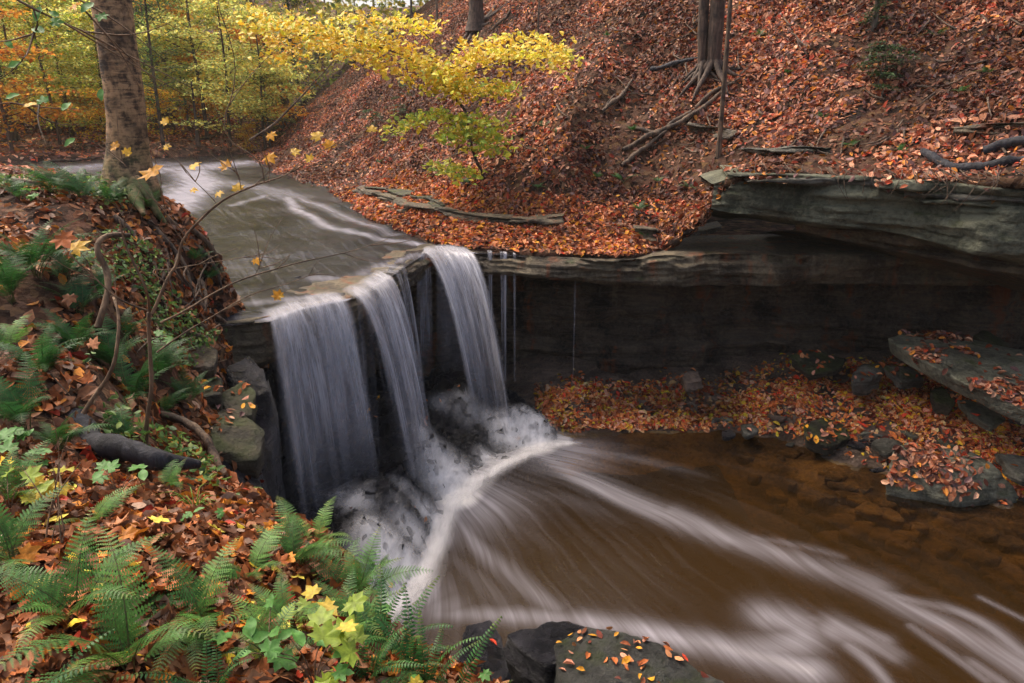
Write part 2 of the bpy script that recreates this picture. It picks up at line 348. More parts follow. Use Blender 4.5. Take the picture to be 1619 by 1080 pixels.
# ------------------------------------------------------------------ terrain: right hillside
EP = np.array([(14, 5, 2.2), (11, 7.5, 2.0)] + [tuple(PD(*p)) for p in [(1619, 283, 9.8), (1500, 286, 10.5), (1400, 283, 11.0), (1300, 277, 11.5), (1200, 270, 12.0), (1140, 282, 12.3), (1128, 335, 12.5)]] +
    [tuple(PZ(*p)) for p in [(1045, 396, .04), (1000, 405, .04), (850, 400, .04), (745, 392, .03), (690, 384, .03), (600, 354, .03), (540, 324, .03), (500, 302, .03), (440, 284, .03), (400, 262, .03), (385, 247, .03)]] + [(-17, 48, .03), (-26, 80, .03)])
EPd = resamp(EP, .3, sm=0)
def hill_z(P):
    D = poly_dist(P, EP[:, :2]); w = 0; zz = 0; Dm = 0
    for e in EPd:
        d2 = ((P - e[:2]) ** 2).sum(1) + .01; ww = d2 ** -2.2; w = w + ww; zz = zz + ww * e[2]
    zb = zz / w; P3 = np.column_stack([P, np.zeros(len(P))])
    right = smooth(2.5, 4.5, P[:, 0]); lo = np.where(D < 1.6, .22 * D, .35 + .74 * (D - 1.6)); hi = np.where(D < .8, .35 * D, .28 + .66 * (D - .8))
    pr = lo * (1 - right) + hi * right; pr = np.where(pr > 9, 9 + (pr - 9) * .35, pr)
    amp = smooth(0, 2.5, D); return zb + pr + amp * (.35 * fbm(P3, .35, 3, 11) + .1 * fbm(P3, 1.7, 4, 12)) + .015 * fbm(P3, 6, 3, 14)
xs = np.concatenate([np.arange(-24, -8, .16), np.arange(-8, 12.5, .075)]); vs = np.concatenate([np.arange(0, 4, .06), np.arange(4, 14, .1), np.arange(14, 46, .45)])
o_ = np.argsort(EP[:, 0]); ye = np.interp(xs, EP[o_, 0], EP[o_, 1]); X, Vv = np.meshgrid(xs, vs, indexing='ij'); Y = ye[:, None] + Vv
P = np.column_stack([X.ravel(), Y.ravel()]); z = hill_z(P); V = np.column_stack([P, z]); f = gridf(len(xs), len(vs))
e0 = V.reshape(len(xs), len(vs), 3)[:, 0]; lipd = e0.copy(); lipd[:, 2] -= .12; lipb = lipd + np.array([0, .5, -.05])
base = len(V); V = np.vstack([V, lipd, lipb]); n = len(xs); i = np.arange(n - 1)
f = np.vstack([f, np.stack([i * len(vs), base + i, base + i + 1, (i + 1) * len(vs)], 1), np.stack([base + i, base + n + i, base + n + i + 1, base + i + 1], 1)])
hill = ob('hillside', mesh('hillside', V, f, m_hill, sm=True), kind='structure'); SURF['hill'] = (V, f)

# ------------------------------------------------------------------ terrain: forest floor far upstream
CL = np.array([(-1.5, 8), (-3, 12), (-5.5, 17), (-9, 24), (-11.5, 31), (-20, 28.3), (-40, 30), (-70, 34)], float)
HW = np.array([2.3, 2.3, 2.8, 4.2, 4.6, 2.3, 2.3, 3])
def floor_z(P):
    best = np.full(len(P), 1e9)
    for k in range(len(CL) - 1):
        d, t = seg_dist(P, CL[k], CL[k + 1]); best = np.minimum(best, d - (HW[k] * (1 - t) + HW[k + 1] * t))
    P3 = np.column_stack([P, np.zeros(len(P))]); best += .5 * noise(P3, .35, 4)
    z = -.2 + .55 * smooth(-.1, 1.2, best) + .035 * np.clip(best, 0, 60) + smooth(0, 3, best) * .25 * fbm(P3, .3, 3, 6)
    r = np.linalg.norm(P - np.array([-10, 20]), axis=1); return z + .28 * np.clip(r - 48, 0, 70) + .02 * np.clip(r - 60, 0, 200) * 0
xs = np.concatenate([np.arange(-160, -30, 5), np.arange(-30, 4, .35), np.arange(4, 200, 7)]); ys = np.concatenate([np.arange(9.2, 50, .35), np.arange(50, 220, 5)])
X, Y = np.meshgrid(xs, ys, indexing='ij'); P = np.column_stack([X.ravel(), Y.ravel()]); z = floor_z(P)
hid = smooth(0, 2.5, (P[:, 0] - np.interp(P[:, 1], [9, 13, 16, 22, 31, 36, 48, 80, 200], [-3.2, -2.6, -2.6, -5.2, -10, -12.4, -16.5, -25.5, -50])))
z = z * (1 - hid) + hid * np.where(P[:, 1] > 60, z - 4, -.5); V = np.column_stack([P, z])
keep = (P[:, 1] > 13.5) | (P[:, 0] < -3.9); f = gridf(len(xs), len(ys)); f = f[keep[f].all(1)]
floor = ob('forest_floor', mesh('forest_floor', V, f, m_floor, sm=True), kind='structure'); SURF['floor'] = (V, f)
g0 = mesh('ground', [(-400, -200, -3.6), (500, -200, -3.6), (500, 500, -3.6), (-400, 500, -3.6)], np.array([[0, 1, 2, 3]]), m_floor); ob('ground', g0, kind='structure')

# ------------------------------------------------------------------ terrain: gorge floor, debris fan, rock apron
SH = np.array([PZ(*p, POOL)[:2] for p in [(600, 560), (720, 640), (850, 690), (930, 690), (1000, 684), (1140, 668), (1230, 700), (1300, 722), (1400, 748), (1500, 785), (1619, 800), (1750, 830), (2100, 900)]])
AP = np.array([PZ(*p, POOL)[:2] for p in [(900, 640), (900, 702), (860, 708), (800, 735), (742, 770), (712, 800), (690, 860), (660, 930), (600, 985), (520, 1040)]])
SHp = np.vstack([SH, [(20, 5), (20, 25), (-6, 25)]]); APp = np.vstack([AP, [(-4, 5), (-4, 14), (.5, 14)]])
def gorge_z(P):
    P3 = np.column_stack([P, np.zeros(len(P))]); s1 = sdist(P, SHp) + .15 * noise(P3, 1.4, 2)
    z = POOL - .42 + .1 * fbm(P3, .9, 3, 41) + .42 * smooth(-1.6, 0, s1) + np.where(s1 > 0, .36 * s1, .06 * s1)
    z = np.minimum(z, -2.18 + .1 * (z + 2.18)); st = np.round(z / .1) * .1; return z * .5 + st * .5 + .03 * fbm(P3, 3, 4, 42)
def apron_z(P):
    P3 = np.column_stack([P, np.zeros(len(P))]); s = sdist(P, APp)
    z = POOL - .12 + np.where(s > 0, .72 * np.minimum(s, .75) * (1 - .5 * smooth(-.9, -.2, P[:, 0])) + .16 * s, s * .8); z += .2 * fbm(P3, 1.2, 3, 51) * smooth(-.1, .6, s); st = np.round(z / .16 + .3 * noise(P3, 1, 5)) * .16
    return z * .3 + st * .7 + .07 * fbm(P3, 6, 4, 52, .65)
xs = np.arange(-4.2, 15, .06); ys = np.arange(1.5, 15.2, .06); X, Y = np.meshgrid(xs, ys, indexing='ij'); P = np.column_stack([X.ravel(), Y.ravel()])
V = np.column_stack([P, gorge_z(P)]); f = gridf(len(xs), len(ys)); gf = ob('gorge_floor', mesh('gorge_floor', V, f, m_fanm, sm=True), kind='structure'); SURF['gorge'] = (V, f)
m_pb = mat_rock('pool_bed_rock', lin(84, 66, 40), lin(142, 114, 72), .2, 0, .3); gf.data.materials.append(m_pb); gf.data.polygons.foreach_set('material_index', (V[f][:, :, 2].mean(1) < POOL + .01).astype(np.int32))
xs = np.arange(-3.8, 1.4, .04); ys = np.arange(6, 13.9, .04); X, Y = np.meshgrid(xs, ys, indexing='ij'); P = np.column_stack([X.ravel(), Y.ravel()])
V = np.column_stack([P, apron_z(P)]); V[:, :2] += .04 * np.column_stack([fbm(V, 6, 3, 61), fbm(V, 6, 3, 62)]); f = gridf(len(xs), len(ys))
f = f[(V[f][:, :, 2].max(1) > POOL - .35) & (P[f[:, 0], 1] > 6)]; 
m_apr = mat_rock('wet_apron_rock', lin(14, 14, 17), lin(40, 38, 44), .9, .0, 1.3, sc=2.5); nt = m_apr.node_tree; p = nt.nodes['Principled BSDF']; bc = p.inputs['Base Color'].links[0].from_socket
fn = tnoise(nt, coords(nt, (1, .35, 1), out='World', rot=(0, 0, math.radians(-20))), 16, 8, .75, .8); fl = N(nt, 'ShaderNodeAttribute', attribute_name='film').outputs['Fac']
fm = ramp(nt, math_(nt, 'ADD', fn, math_(nt, 'MULTIPLY_ADD', fl, .22, -.2)), [(.46, 0), (.62, .85)]); nt.links.new(mixc(nt, math_(nt, 'MULTIPLY', fm.outputs[0], fl, clamp=True), bc, (.5, .5, .56, 1)), p.inputs['Base Color'])
s_ = sdist(P, APp); film = .08 + .4 * np.exp(-(np.clip(s_, 0, 9) / .5) ** 2) + .3 * noise(np.column_stack([P * 1.5, P[:, 0] * 0]), 1, 4)
ob('rock_apron', mesh('rock_apron', V, f, m_apr, sm=False, attrs={'film': np.clip(film, 0, 1.2)}), kind='structure'); SURF['apron'] = (V, f)

# ------------------------------------------------------------------ cliff: caps, walls, ledges
def ledge(name, fr, back, th, mat, rows=14, amp=.06, strata=.1, seed=0, step=.06, under=None, kind='structure', top_rise=0, parent=None, label=None):
    """fr: list (x,y,ztop,zbot); back: (x,y) offset or list per point"""
    fr = np.array(fr, float); bk = np.array(back, float); bk = np.tile(bk, (len(fr), 1)) if bk.ndim == 1 else bk
    A = resamp(np.column_stack([fr[:, :3], fr[:, 3], bk]), step, sm=1); n = len(A); bd = A[:, 4:6]; bl = np.linalg.norm(bd, axis=1)[:, None]; bn = bd / bl
    tn = np.gradient(A[:, :2], axis=0); tn /= np.linalg.norm(tn, axis=1)[:, None]; nr = np.column_stack([tn[:, 1], -tn[:, 0]]); nr *= np.sign(-(nr * bn).sum(1))[:, None]
    pr = []
    for q in (1, .6, .25, .08): pr.append(np.column_stack([A[:, :2] + bd * q, A[:, 2] + top_rise * q]))
    for r_ in np.linspace(0, 1, rows):
        z = A[:, 2] * (1 - r_) + A[:, 3] * r_; p = np.column_stack([A[:, :2], z]); cp = p * np.array([.8, .8, 7.0])
        off = strata * noise(cp, 1.0, seed) + strata * .5 * noise(cp, 3.1, seed + 3) + amp * fbm(p, 1.4, 4, seed + 5) + amp * 1.2 * (np.floor(3 * noise(p * np.array([1, 1, .2]), .9, seed + 8)) / 3)
        lay = np.floor(z * 9 + .9 * fbm(p * [1, 1, .4], .7, 3, seed + 21) + .5 * noise(p, .25, seed + 22)).astype(np.int64); uu = np.cumsum(np.r_[0, np.linalg.norm(np.diff(A[:, :2], axis=0), axis=1)]); hz = np.zeros_like(lay)
        lay2 = lay + (_hash(lay, hz, hz, seed + 4) > .2); seg = np.floor(uu * .75 + 3 * _hash(lay2, hz, hz, seed) + .25 * noise(p, 3, seed + 23)).astype(np.int64); off = off + strata * .8 * _hash(lay2, seg, hz, seed + 2)
        edge = min(r_, 1 - r_); off = off - .05 * (1 - smooth(0, .18, edge)); pr.append(np.column_stack([A[:, :2] + nr * off[:, None], z + .02 * fbm(p, 2, 3, seed + 9)]))
    for q in (.1, .3, .65, 1): pr.append(np.column_stack([A[:, :2] + bd * q, A[:, 3] - (0 if under is None else under * q) + .06 * fbm(np.column_stack([A[:, :2] + bd * q, A[:, 3]]), 1.2, 3, seed + 12)]))
    V = np.stack(pr, 1).reshape(-1, 3); f = gridf(n, len(pr))
    return ob(name, mesh(name, V, f, mat, sm=False), kind=kind, parent=parent), V, f
LIPF = [PZ(*p, 0)[:2] for p in [(330, 516), (352, 512), (425, 505), (480, 485), (548, 472), (590, 455), (628, 428), (655, 410), (672, 399), (700, 396), (760, 399), (850, 407), (1000, 411), (1045, 412), (1140, 410)]] + [(5.5, 12.3), (8.5, 12.1), (12, 11.2), (16, 8.5)]
LBK = [(-1.6, 1.2)] * 5 + [(-1.5, 1.0), (-1.6, .8), (-1.6, 1), (-1.2, 1.6), (-.4, 2.0), (-.1, 2), (0, 2), (0, 2), (0, 2), (0, 2), (0, 2), (0, 2), (.5, 2), (1, 1.7)]
th = [.62, .62, .6, .52, .45, .42, .42, .42, .42, .42, .40, .40, .42, .44, .46, .46, .46, .46, .46]
ledge('cap_ledge', [(*p, -.015 if k < 13 else .05, -t) for k, (p, t) in enumerate(zip(LIPF, th))], LBK, 0, m_cap, rows=24, amp=.07, strata=.09, seed=100, step=.05)
rec = [.5, .5, .7, .9, 1.0, 1.0, 1.0, 1.0, 1.1, 1.2, 1.4, 1.5, 1.55, 1.55, 1.5, 1.4, 1.3, 1.2, 1.2]
def unit(v): v = np.array(v, float); return v / np.linalg.norm(v)
ledge('shale_wall', [(*(np.array(p) + unit(b) * r_), -.3, -3.2) for p, b, r_ in zip(LIPF, LBK, rec)], [tuple(unit(b) * .5) for b in LBK], 0, m_wall, rows=90, amp=.14, strata=.12, seed=200, step=.05)
# the far wall runs on to the right behind the slabs
UL = [(1127, 292, 330, 12.35), (1150, 284, 336, 12.25), (1200, 276, 341, 12.0), (1240, 278, 346, 11.8), (1300, 284, 352, 11.45), (1380, 296, 361, 11.1), (1450, 305, 376, 10.8), (1520, 318, 392, 10.4), (1619, 328, 408, 9.9), (1800, 345, 450, 9.2), (2050, 360, 520, 8.2)]
def band(L, dd=0): return [(PD(a, b, d + dd)[0], PD(a, b, d + dd)[1], PD(a, b, d + dd)[2], PD(a, c, d + dd)[2]) for a, b, c, d in L]
ledge('overhang_block', band(UL), (.25, 2.4), 0, m_ledge, rows=36, amp=.14, strata=.06, seed=300, under=.35); LEDGES = []
UC = [(1260, 345, 366, 12.0), (1330, 350, 376, 11.8), (1400, 360, 390, 11.4), (1480, 374, 410, 11.0), (1560, 392, 425, 10.6), (1619, 405, 438, 10.25), (1800, 440, 490, 9.5), (2050, 500, 560, 8.5)]
ledge('overhang_underlayer', band(UC), (.25, 2.2), 0, m_cap, rows=26, amp=.1, strata=.12, seed=340, under=.4)
UM = [(1200, 360, 450, 12.9), (1300, 365, 452, 12.8), (1450, 380, 450, 12.7), (1619, 400, 460, 12.4), (1900, 440, 520, 11.4)]
for k, (y0, y1, x0, dd) in enumerate([(268, 278, 1150, .12), (277, 288, 1180, -.02), (286, 300, 1390, -.1), (298, 312, 1430, .0), (310, 322, 1460, -.06)]):
    L = [(x0 + t * (2000 - x0), y0 + t * 30 + (6 if t == 0 else 0) + 4 * math.sin(k * 2 + t * 9), y1 + t * 34, 12.15 - (x0 - 1150) / 450 * 1.9 - t * (2000 - x0) / 450 * 1.75 + dd - .28) for t in np.linspace(0, 1, 9)]
    o_, V_, f_ = ledge('thin_strata', band(L), (.3, 1.6), 0, m_rock if k % 2 else m_ledge, rows=6, amp=.12, strata=.06, seed=400 + k * 7); LEDGES.append(np.vstack([V_[f_[:, [0, 1, 2]]], V_[f_[:, [0, 2, 3]]]]).reshape(-1, 3, 3))

# ------------------------------------------------------------------ water
m_pool, nt, p, o = M('pool_water')
fo = N(nt, 'ShaderNodeAttribute', attribute_name='foam').outputs['Fac']; de = N(nt, 'ShaderNodeAttribute', attribute_name='depth').outputs['Fac']
uvm = coords(nt, (1, 1, 1), 'UV'); st = tnoise(nt, uvm, 1.0, 6, .62); 
uv2 = coords(nt, (.35, .3, 1), 'UV'); st2 = tnoise(nt, uv2, 1.0, 4, .6)
fm = math_(nt, 'MULTIPLY', fo, math_(nt, 'MULTIPLY_ADD', st, 1.7, -.1), clamp=False); fm = math_(nt, 'MULTIPLY', fm, math_(nt, 'MULTIPLY_ADD', st2, 1.2, .4), clamp=True)
thin = math_(nt, 'MULTIPLY', ramp(nt, st, [(.45, 0), (.8, .2)]).outputs[0], N(nt, 'ShaderNodeAttribute', attribute_name='silk').outputs['Fac'])
fm = math_(nt, 'ADD', fm, thin, clamp=True)
deepc = ramp(nt, de, [(0, (.78, .64, .44, 1)), (.5, (.4, .295, .15, 1)), (1, (.2, .14, .07, 1))])
tr = N(nt, 'ShaderNodeBsdfTransparent'); nt.links.new(deepc.outputs[0], tr.inputs[0])
df = N(nt, 'ShaderNodeBsdfDiffuse'); df.inputs[0].default_value = lin(96, 68, 30, .8)
bm_ = bump(nt, math_(nt, 'ADD', st, math_(nt, 'MULTIPLY', tnoise(nt, coords(nt, out='World'), 2.2, 4), .6)), .25, .04)
gl = N(nt, 'ShaderNodeBsdfGlossy'); gl.inputs['Roughness'].default_value = .22; nt.links.new(bm_, gl.inputs['Normal'])
m1 = N(nt, 'ShaderNodeMixShader'); nt.links.new(math_(nt, 'MULTIPLY', de, .27), m1.inputs[0]); nt.links.new(tr.outputs[0], m1.inputs[1]); nt.links.new(df.outputs[0], m1.inputs[2])
fr = N(nt, 'ShaderNodeFresnel'); fr.inputs[0].default_value = 1.33; m2 = N(nt, 'ShaderNodeMixShader'); nt.links.new(math_(nt, 'MULTIPLY', fr.outputs[0], .8), m2.inputs[0]); nt.links.new(m1.outputs[0], m2.inputs[1]); nt.links.new(gl.outputs[0], m2.inputs[2])
wh = N(nt, 'ShaderNodeBsdfDiffuse'); nt.links.new(ramp(nt, math_(nt, 'MULTIPLY', fo, .5), [(.35, (.46, .44, .48, 1)), (.75, (.9, .86, .8, 1))]).outputs[0], wh.inputs[0])
m3 = N(nt, 'ShaderNodeMixShader'); nt.links.new(math_(nt, 'MULTIPLY', fm, math_(nt, 'MULTIPLY_ADD', math_(nt, 'MULTIPLY', fo, .5, clamp=True), .45, .5)), m3.inputs[0]); nt.links.new(m2.outputs[0], m3.inputs[1]); nt.links.new(wh.outputs[0], m3.inputs[2]); nt.links.new(m3.outputs[0], o.inputs[0])

xs = np.arange(-3.4, 11, .04); ys = np.arange(3.0, 13.2, .04); X, Y = np.meshgrid(xs, ys, indexing='ij'); P = np.column_stack([X.ravel(), Y.ravel()])
def path(*L): return np.array([PZ(a, b, POOL)[:2] for a, b in L])
ST = [ # path, widths (start,end), strength(start,end)
 (path((835, 705), (880, 735), (940, 765), (1000, 792), (1080, 826), (1150, 852)), (.22, .2), (.85, .7)),
 (path((1060, 812), (1150, 850), (1230, 876), (1300, 900), (1380, 925)), (.2, .22), (.75, .5)),
 (path((1230, 870), (1290, 893), (1380, 935), (1440, 965), (1500, 990), (1560, 1020), (1640, 1070)), (.1, .22), (.4, .8)),
 (path((1190, 850), (1260, 862), (1330, 880)), (.08, .08), (.45, .2)),
 (path((1280, 890), (1350, 920), (1420, 945), (1500, 962), (1560, 985), (1619, 1035)), (.06, .1), (.6, .5)),
 (path((700, 800), (740, 850), (790, 895), (830, 930), (880, 962)), (.14, .13), (.75, .5)),
 (path((720, 790), (760, 800), (820, 830), (880, 875)), (.16, .1), (.5, .0)),
 (path((690, 970), (760, 972), (850, 975), (950, 985), (1050, 1005), (1130, 1020), (1210, 1040), (1280, 1060)), (.12, .2), (.6, 1.0)),
 (path((700, 960), (640, 960), (600, 1010)), (.25, .3), (.6, .7)),
 (path((1215, 975), (1262, 985), (1275, 1005), (1245, 1022), (1180, 1030)), (.24, .22), (.75, .7)),
 (path((1205, 965), (1255, 972)), (.08, .08), (.5, .5)),
 (path((1320, 995), (1372, 1012), (1410, 1035)), (.2, .12), (.8, .5)),
 (path((1345, 1020), (1375, 1045), (1410, 1090)), (.1, .05), (.6, .6)),
 (path((1225, 970), (1330, 985), (1400, 1010)), (.07, .1), (.5, .4)),
 (path((1180, 760), (1240, 780)), (.1, .1), (.0, .0)),
 (path((1440, 990), (1500, 1030), (1560, 1075)), (.05, .06), (.5, .5)),
 (path((1550, 945), (1590, 965), (1640, 990)), (.04, .04), (.4, .4)),
 (path((1540, 1050), (1600, 1090)), (.1, .1), (.5, .5)),
 (path((720, 775), (800, 770), (900, 790), (1000, 830)), (.12, .2), (.4, .0)),
 (path((860, 700), (950, 712), (1050, 735), (1150, 760)), (.12, .12), (.5, .0)),
 (path((700, 870), (760, 920), (800, 960)), (.1, .15), (.25, .15)),
]
foam = np.zeros(len(P))
for L, wd, am in ST:
    L = resamp(np.column_stack([L, np.zeros(len(L))]), n=len(L) * 3, sm=2)[:, :2]; m = len(L) - 1; acc = np.zeros(len(P))
    for k in range(m):
        d, t = seg_dist(P, L[k], L[k + 1]); q = (k + t) / m; w_ = 1.15 * (wd[0] + (wd[1] - wd[0]) * q); a_ = am[0] + (am[1] - am[0]) * q
        acc = np.maximum(acc, .85 * a_ * np.exp(-(d / w_) ** 2 * 1.1))
    foam = np.maximum(foam, acc)
sA = -sdist(P, APp); P3 = np.column_stack([P, np.zeros(len(P))])
foam = np.maximum(foam, 1.0 * np.exp(-np.clip(sA, 0, 9) / .11)); 
for (a, b), rr, am in [((722, 786), .42, 1.8), ((750, 795), .7, .75), ((845, 705), .42, 1.8), ((890, 715), .7, .7), ((690, 850), .3, .8), ((650, 940), .4, .9), ((720, 830), .6, .45)]:
    c = PZ(a, b, POOL)[:2]; foam = np.maximum(foam, am * np.exp(-((P - c) ** 2).sum(1) / rr ** 2))
src = PZ(560, 700, POOL)[:2]; dv = P - src; rad = np.linalg.norm(dv, axis=1); ang = np.arctan2(dv[:, 1], dv[:, 0]) + .03 * rad
uv = np.column_stack([(ang + .05 * rad + .03 * fbm(P3, .5, 3, 77)) * 40, rad * .38]); s1 = -sdist(P, SHp); depth = smooth(-.1, 3.8, s1 + .35 * fbm(P3, .8, 3, 71)) 
silk = np.exp(-np.clip(sA - .1, 0, 20) / 2.0) * .5 + .12
f = gridf(len(xs), len(ys)); cz = gorge_z(P); f = f[(cz[f].min(1) < POOL + .05)]
pool = ob('pool_water', mesh('pool_water', np.column_stack([P, np.full(len(P), POOL) + .012 * noise(np.column_stack([uv[:, 0] * .35, uv[:, 1] * .8, np.zeros(len(P))]), 1, 5) * silk]), f, m_pool, uv=uv, sm=True, attrs={'foam': foam, 'depth': depth, 'silk': silk}), kind='structure')

# upper stream
m_str, nt, p, o = M('stream_water')
u1 = coords(nt, (9, .5, 1), 'UV'); s1_ = tnoise(nt, u1, 1, 6, .62, .3); w1 = coords(nt, out='World'); s2_ = tnoise(nt, w1, .9, 5, .6)
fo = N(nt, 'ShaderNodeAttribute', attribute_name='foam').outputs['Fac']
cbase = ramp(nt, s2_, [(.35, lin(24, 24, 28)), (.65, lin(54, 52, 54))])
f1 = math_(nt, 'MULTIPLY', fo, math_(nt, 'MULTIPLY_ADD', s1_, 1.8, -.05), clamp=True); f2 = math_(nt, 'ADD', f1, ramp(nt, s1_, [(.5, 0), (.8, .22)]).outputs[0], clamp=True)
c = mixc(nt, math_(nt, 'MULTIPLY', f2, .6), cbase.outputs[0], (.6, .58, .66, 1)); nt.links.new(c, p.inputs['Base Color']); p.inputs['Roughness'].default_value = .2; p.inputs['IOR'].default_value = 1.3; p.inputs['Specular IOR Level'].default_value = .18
nt.links.new(bump(nt, math_(nt, 'ADD', math_(nt, 'MULTIPLY', s1_, .5), tnoise(nt, w1, 4.5, 6, .65)), .4, .05), p.inputs['Normal'])
rowsp = [[(300, 519), (352, 512), (425, 505), (480, 485), (548, 472), (590, 455), (628, 428), (655, 410), (672, 399), (700, 396), (760, 398.5), (830, 404)],
         [(280, 480), (330, 478), (395, 470), (450, 452), (515, 440), (560, 422), (600, 402), (640, 390), (665, 384), (695, 384), (750, 390), (830, 399)],
         [(230, 420), (290, 420), (350, 412), (400, 400), (450, 392), (500, 384), (540, 374), (580, 366), (620, 364), (660, 366), (710, 374), (800, 388)],
         [(170, 350), (220, 350), (270, 346), (320, 342), (370, 338), (410, 336), (450, 334), (490, 332), (520, 331), (555, 332), (600, 340), (680, 360)],
         [(60, 300), (120, 300), (180, 300), (230, 300), (280, 298), (320, 297), (360, 296), (400, 296), (440, 296), (470, 297), (510, 300), (560, 312)],
         [(-60, 275), (0, 275), (60, 275), (120, 275), (180, 275), (230, 274), (280, 273), (320, 272), (360, 271), (390, 271), (430, 273), (460, 280)],
         [(-300, 252), (-200, 252), (-100, 251), (0, 251), (80, 250), (150, 249), (220, 248), (280, 247), (330, 246), (370, 246), (400, 248), (430, 254)],
         [(-500, 235), (-400, 235), (-200, 234), (-50, 234), (60, 233), (140, 233), (210, 233), (280, 233), (330, 232), (370, 232), (400, 233), (430, 238)]]
R = np.array([[PZ(*q, 0) for q in r_] for r_ in rowsp])
nu, nv = 260, 300
def re1(A, n, ax, t=None):
    A = np.moveaxis(A, ax, 0); x = np.linspace(0, 1, len(A)); t = np.linspace(0, 1, n) if t is None else t
    sh = A.shape[1:]; A2 = A.reshape(len(A), -1); B = np.stack([np.interp(t, x, A2[:, k]) for k in range(A2.shape[1])], 1).reshape(n, *sh); return np.moveaxis(B, 0, ax)
def chaikin_keep(A):
    q = [A[0]]
    for a, b in zip(A[:-1], A[1:]): q += [a * .75 + b * .25, a * .25 + b * .75]
    q.append(A[-1]); return np.array(q)
G = re1(re1(R, nu, 1), nv, 0, np.linspace(0, 1, nv) ** 1.3); n_ = G.shape
U = np.tile(np.linspace(0, 1, nu)[None], (nv, 1)); Vq = np.cumsum(np.linalg.norm(np.diff(G, axis=0, prepend=G[:1]), axis=2), axis=0)
Vv = G.reshape(-1, 3); P3 = Vv * 1.0
wob = (.03 * fbm(P3 * [1, .6, 1], .7, 4, 81) + .016 * fbm(P3, 2.5, 3, 83)) * smooth(0, .6, Vq.ravel()); fall = -.03 * (1 - smooth(0, .35, Vq.ravel()))
zst = .09 * smooth(2.2, 2.9, Vq.ravel() + .8 * noise(P3, .6, 88)) + .08 * smooth(5.2, 5.8, Vq.ravel() + 1.2 * noise(P3, .45, 89))
Vv[:, 2] += wob + fall + zst * .6
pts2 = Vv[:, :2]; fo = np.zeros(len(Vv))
for L, wd, am in [([(455, 318), (470, 340), (520, 365), (600, 380), (690, 388), (740, 392)], .13, .9), ([(370, 330), (420, 315), (470, 318), (540, 345), (620, 372)], .16, .55), ([(260, 300), (330, 290), (400, 300), (460, 318)], .5, .5), ([(500, 440), (560, 440), (600, 420), (660, 402)], .15, .4), ([(400, 480), (480, 470), (560, 455)], .12, .35), ([(690, 398), (745, 397)], .1, .9), ([(425, 500), (480, 482), (548, 470)], .12, .8), ([(250, 275), (330, 268), (380, 262)], 1.2, .9), ([(262, 340), (290, 315), (320, 295), (300, 275)], .6, 1.5), ([(80, 275), (150, 268), (230, 266)], 1.5, .7)]:  # wide far strokes paint the sky's white sheen along with riffle foam
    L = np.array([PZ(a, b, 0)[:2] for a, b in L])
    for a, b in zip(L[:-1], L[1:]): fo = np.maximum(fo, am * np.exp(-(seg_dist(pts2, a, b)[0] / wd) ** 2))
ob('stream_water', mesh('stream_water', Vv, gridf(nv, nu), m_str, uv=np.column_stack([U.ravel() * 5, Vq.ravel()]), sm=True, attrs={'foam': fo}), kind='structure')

# falling water
m_fall, nt, p, o = M('falling_water')
uvc = coords(nt, (1, 1, 1), 'UV'); sep = N(nt, 'ShaderNodeSeparateXYZ'); nt.links.new(uvc, sep.inputs[0])
a1 = tnoise(nt, coords(nt, (1, .16, 1), 'UV'), 7, 5, .6); a2 = tnoise(nt, coords(nt, (1, .05, 1), 'UV'), 48, 4, .65)
al = N(nt, 'ShaderNodeAttribute', attribute_name='alpha').outputs['Fac']
q = math_(nt, 'ADD', math_(nt, 'MULTIPLY', a1, .55), math_(nt, 'MULTIPLY', a2, .45))
q = ramp(nt, q, [(.4, .0), (.66, 1)]).outputs[0]; q = math_(nt, 'MULTIPLY_ADD', q, .92, .08); q = math_(nt, 'MULTIPLY', q, al, clamp=True)
df = N(nt, 'ShaderNodeBsdfDiffuse'); df.inputs[0].default_value = (.74, .73, .77, 1); tl = N(nt, 'ShaderNodeBsdfTranslucent'); tl.inputs[0].default_value = (.74, .73, .77, 1)
gs = N(nt, 'ShaderNodeBsdfGlossy'); gs.inputs['Roughness'].default_value = .35; gs.inputs[0].default_value = (.8, .8, .85, 1)
x1 = N(nt, 'ShaderNodeMixShader'); x1.inputs[0].default_value = .4; nt.links.new(df.outputs[0], x1.inputs[1]); nt.links.new(tl.outputs[0], x1.inputs[2])
x2 = N(nt, 'ShaderNodeMixShader'); x2.inputs[0].default_value = .12; nt.links.new(x1.outputs[0], x2.inputs[1]); nt.links.new(gs.outputs[0], x2.inputs[2])
trn = N(nt, 'ShaderNodeBsdfTransparent'); x3 = N(nt, 'ShaderNodeMixShader'); nt.links.new(q, x3.inputs[0]); nt.links.new(trn.outputs[0], x3.inputs[1]); nt.links.new(x2.outputs[0], x3.inputs[2]); nt.links.new(x3.outputs[0], o.inputs[0])
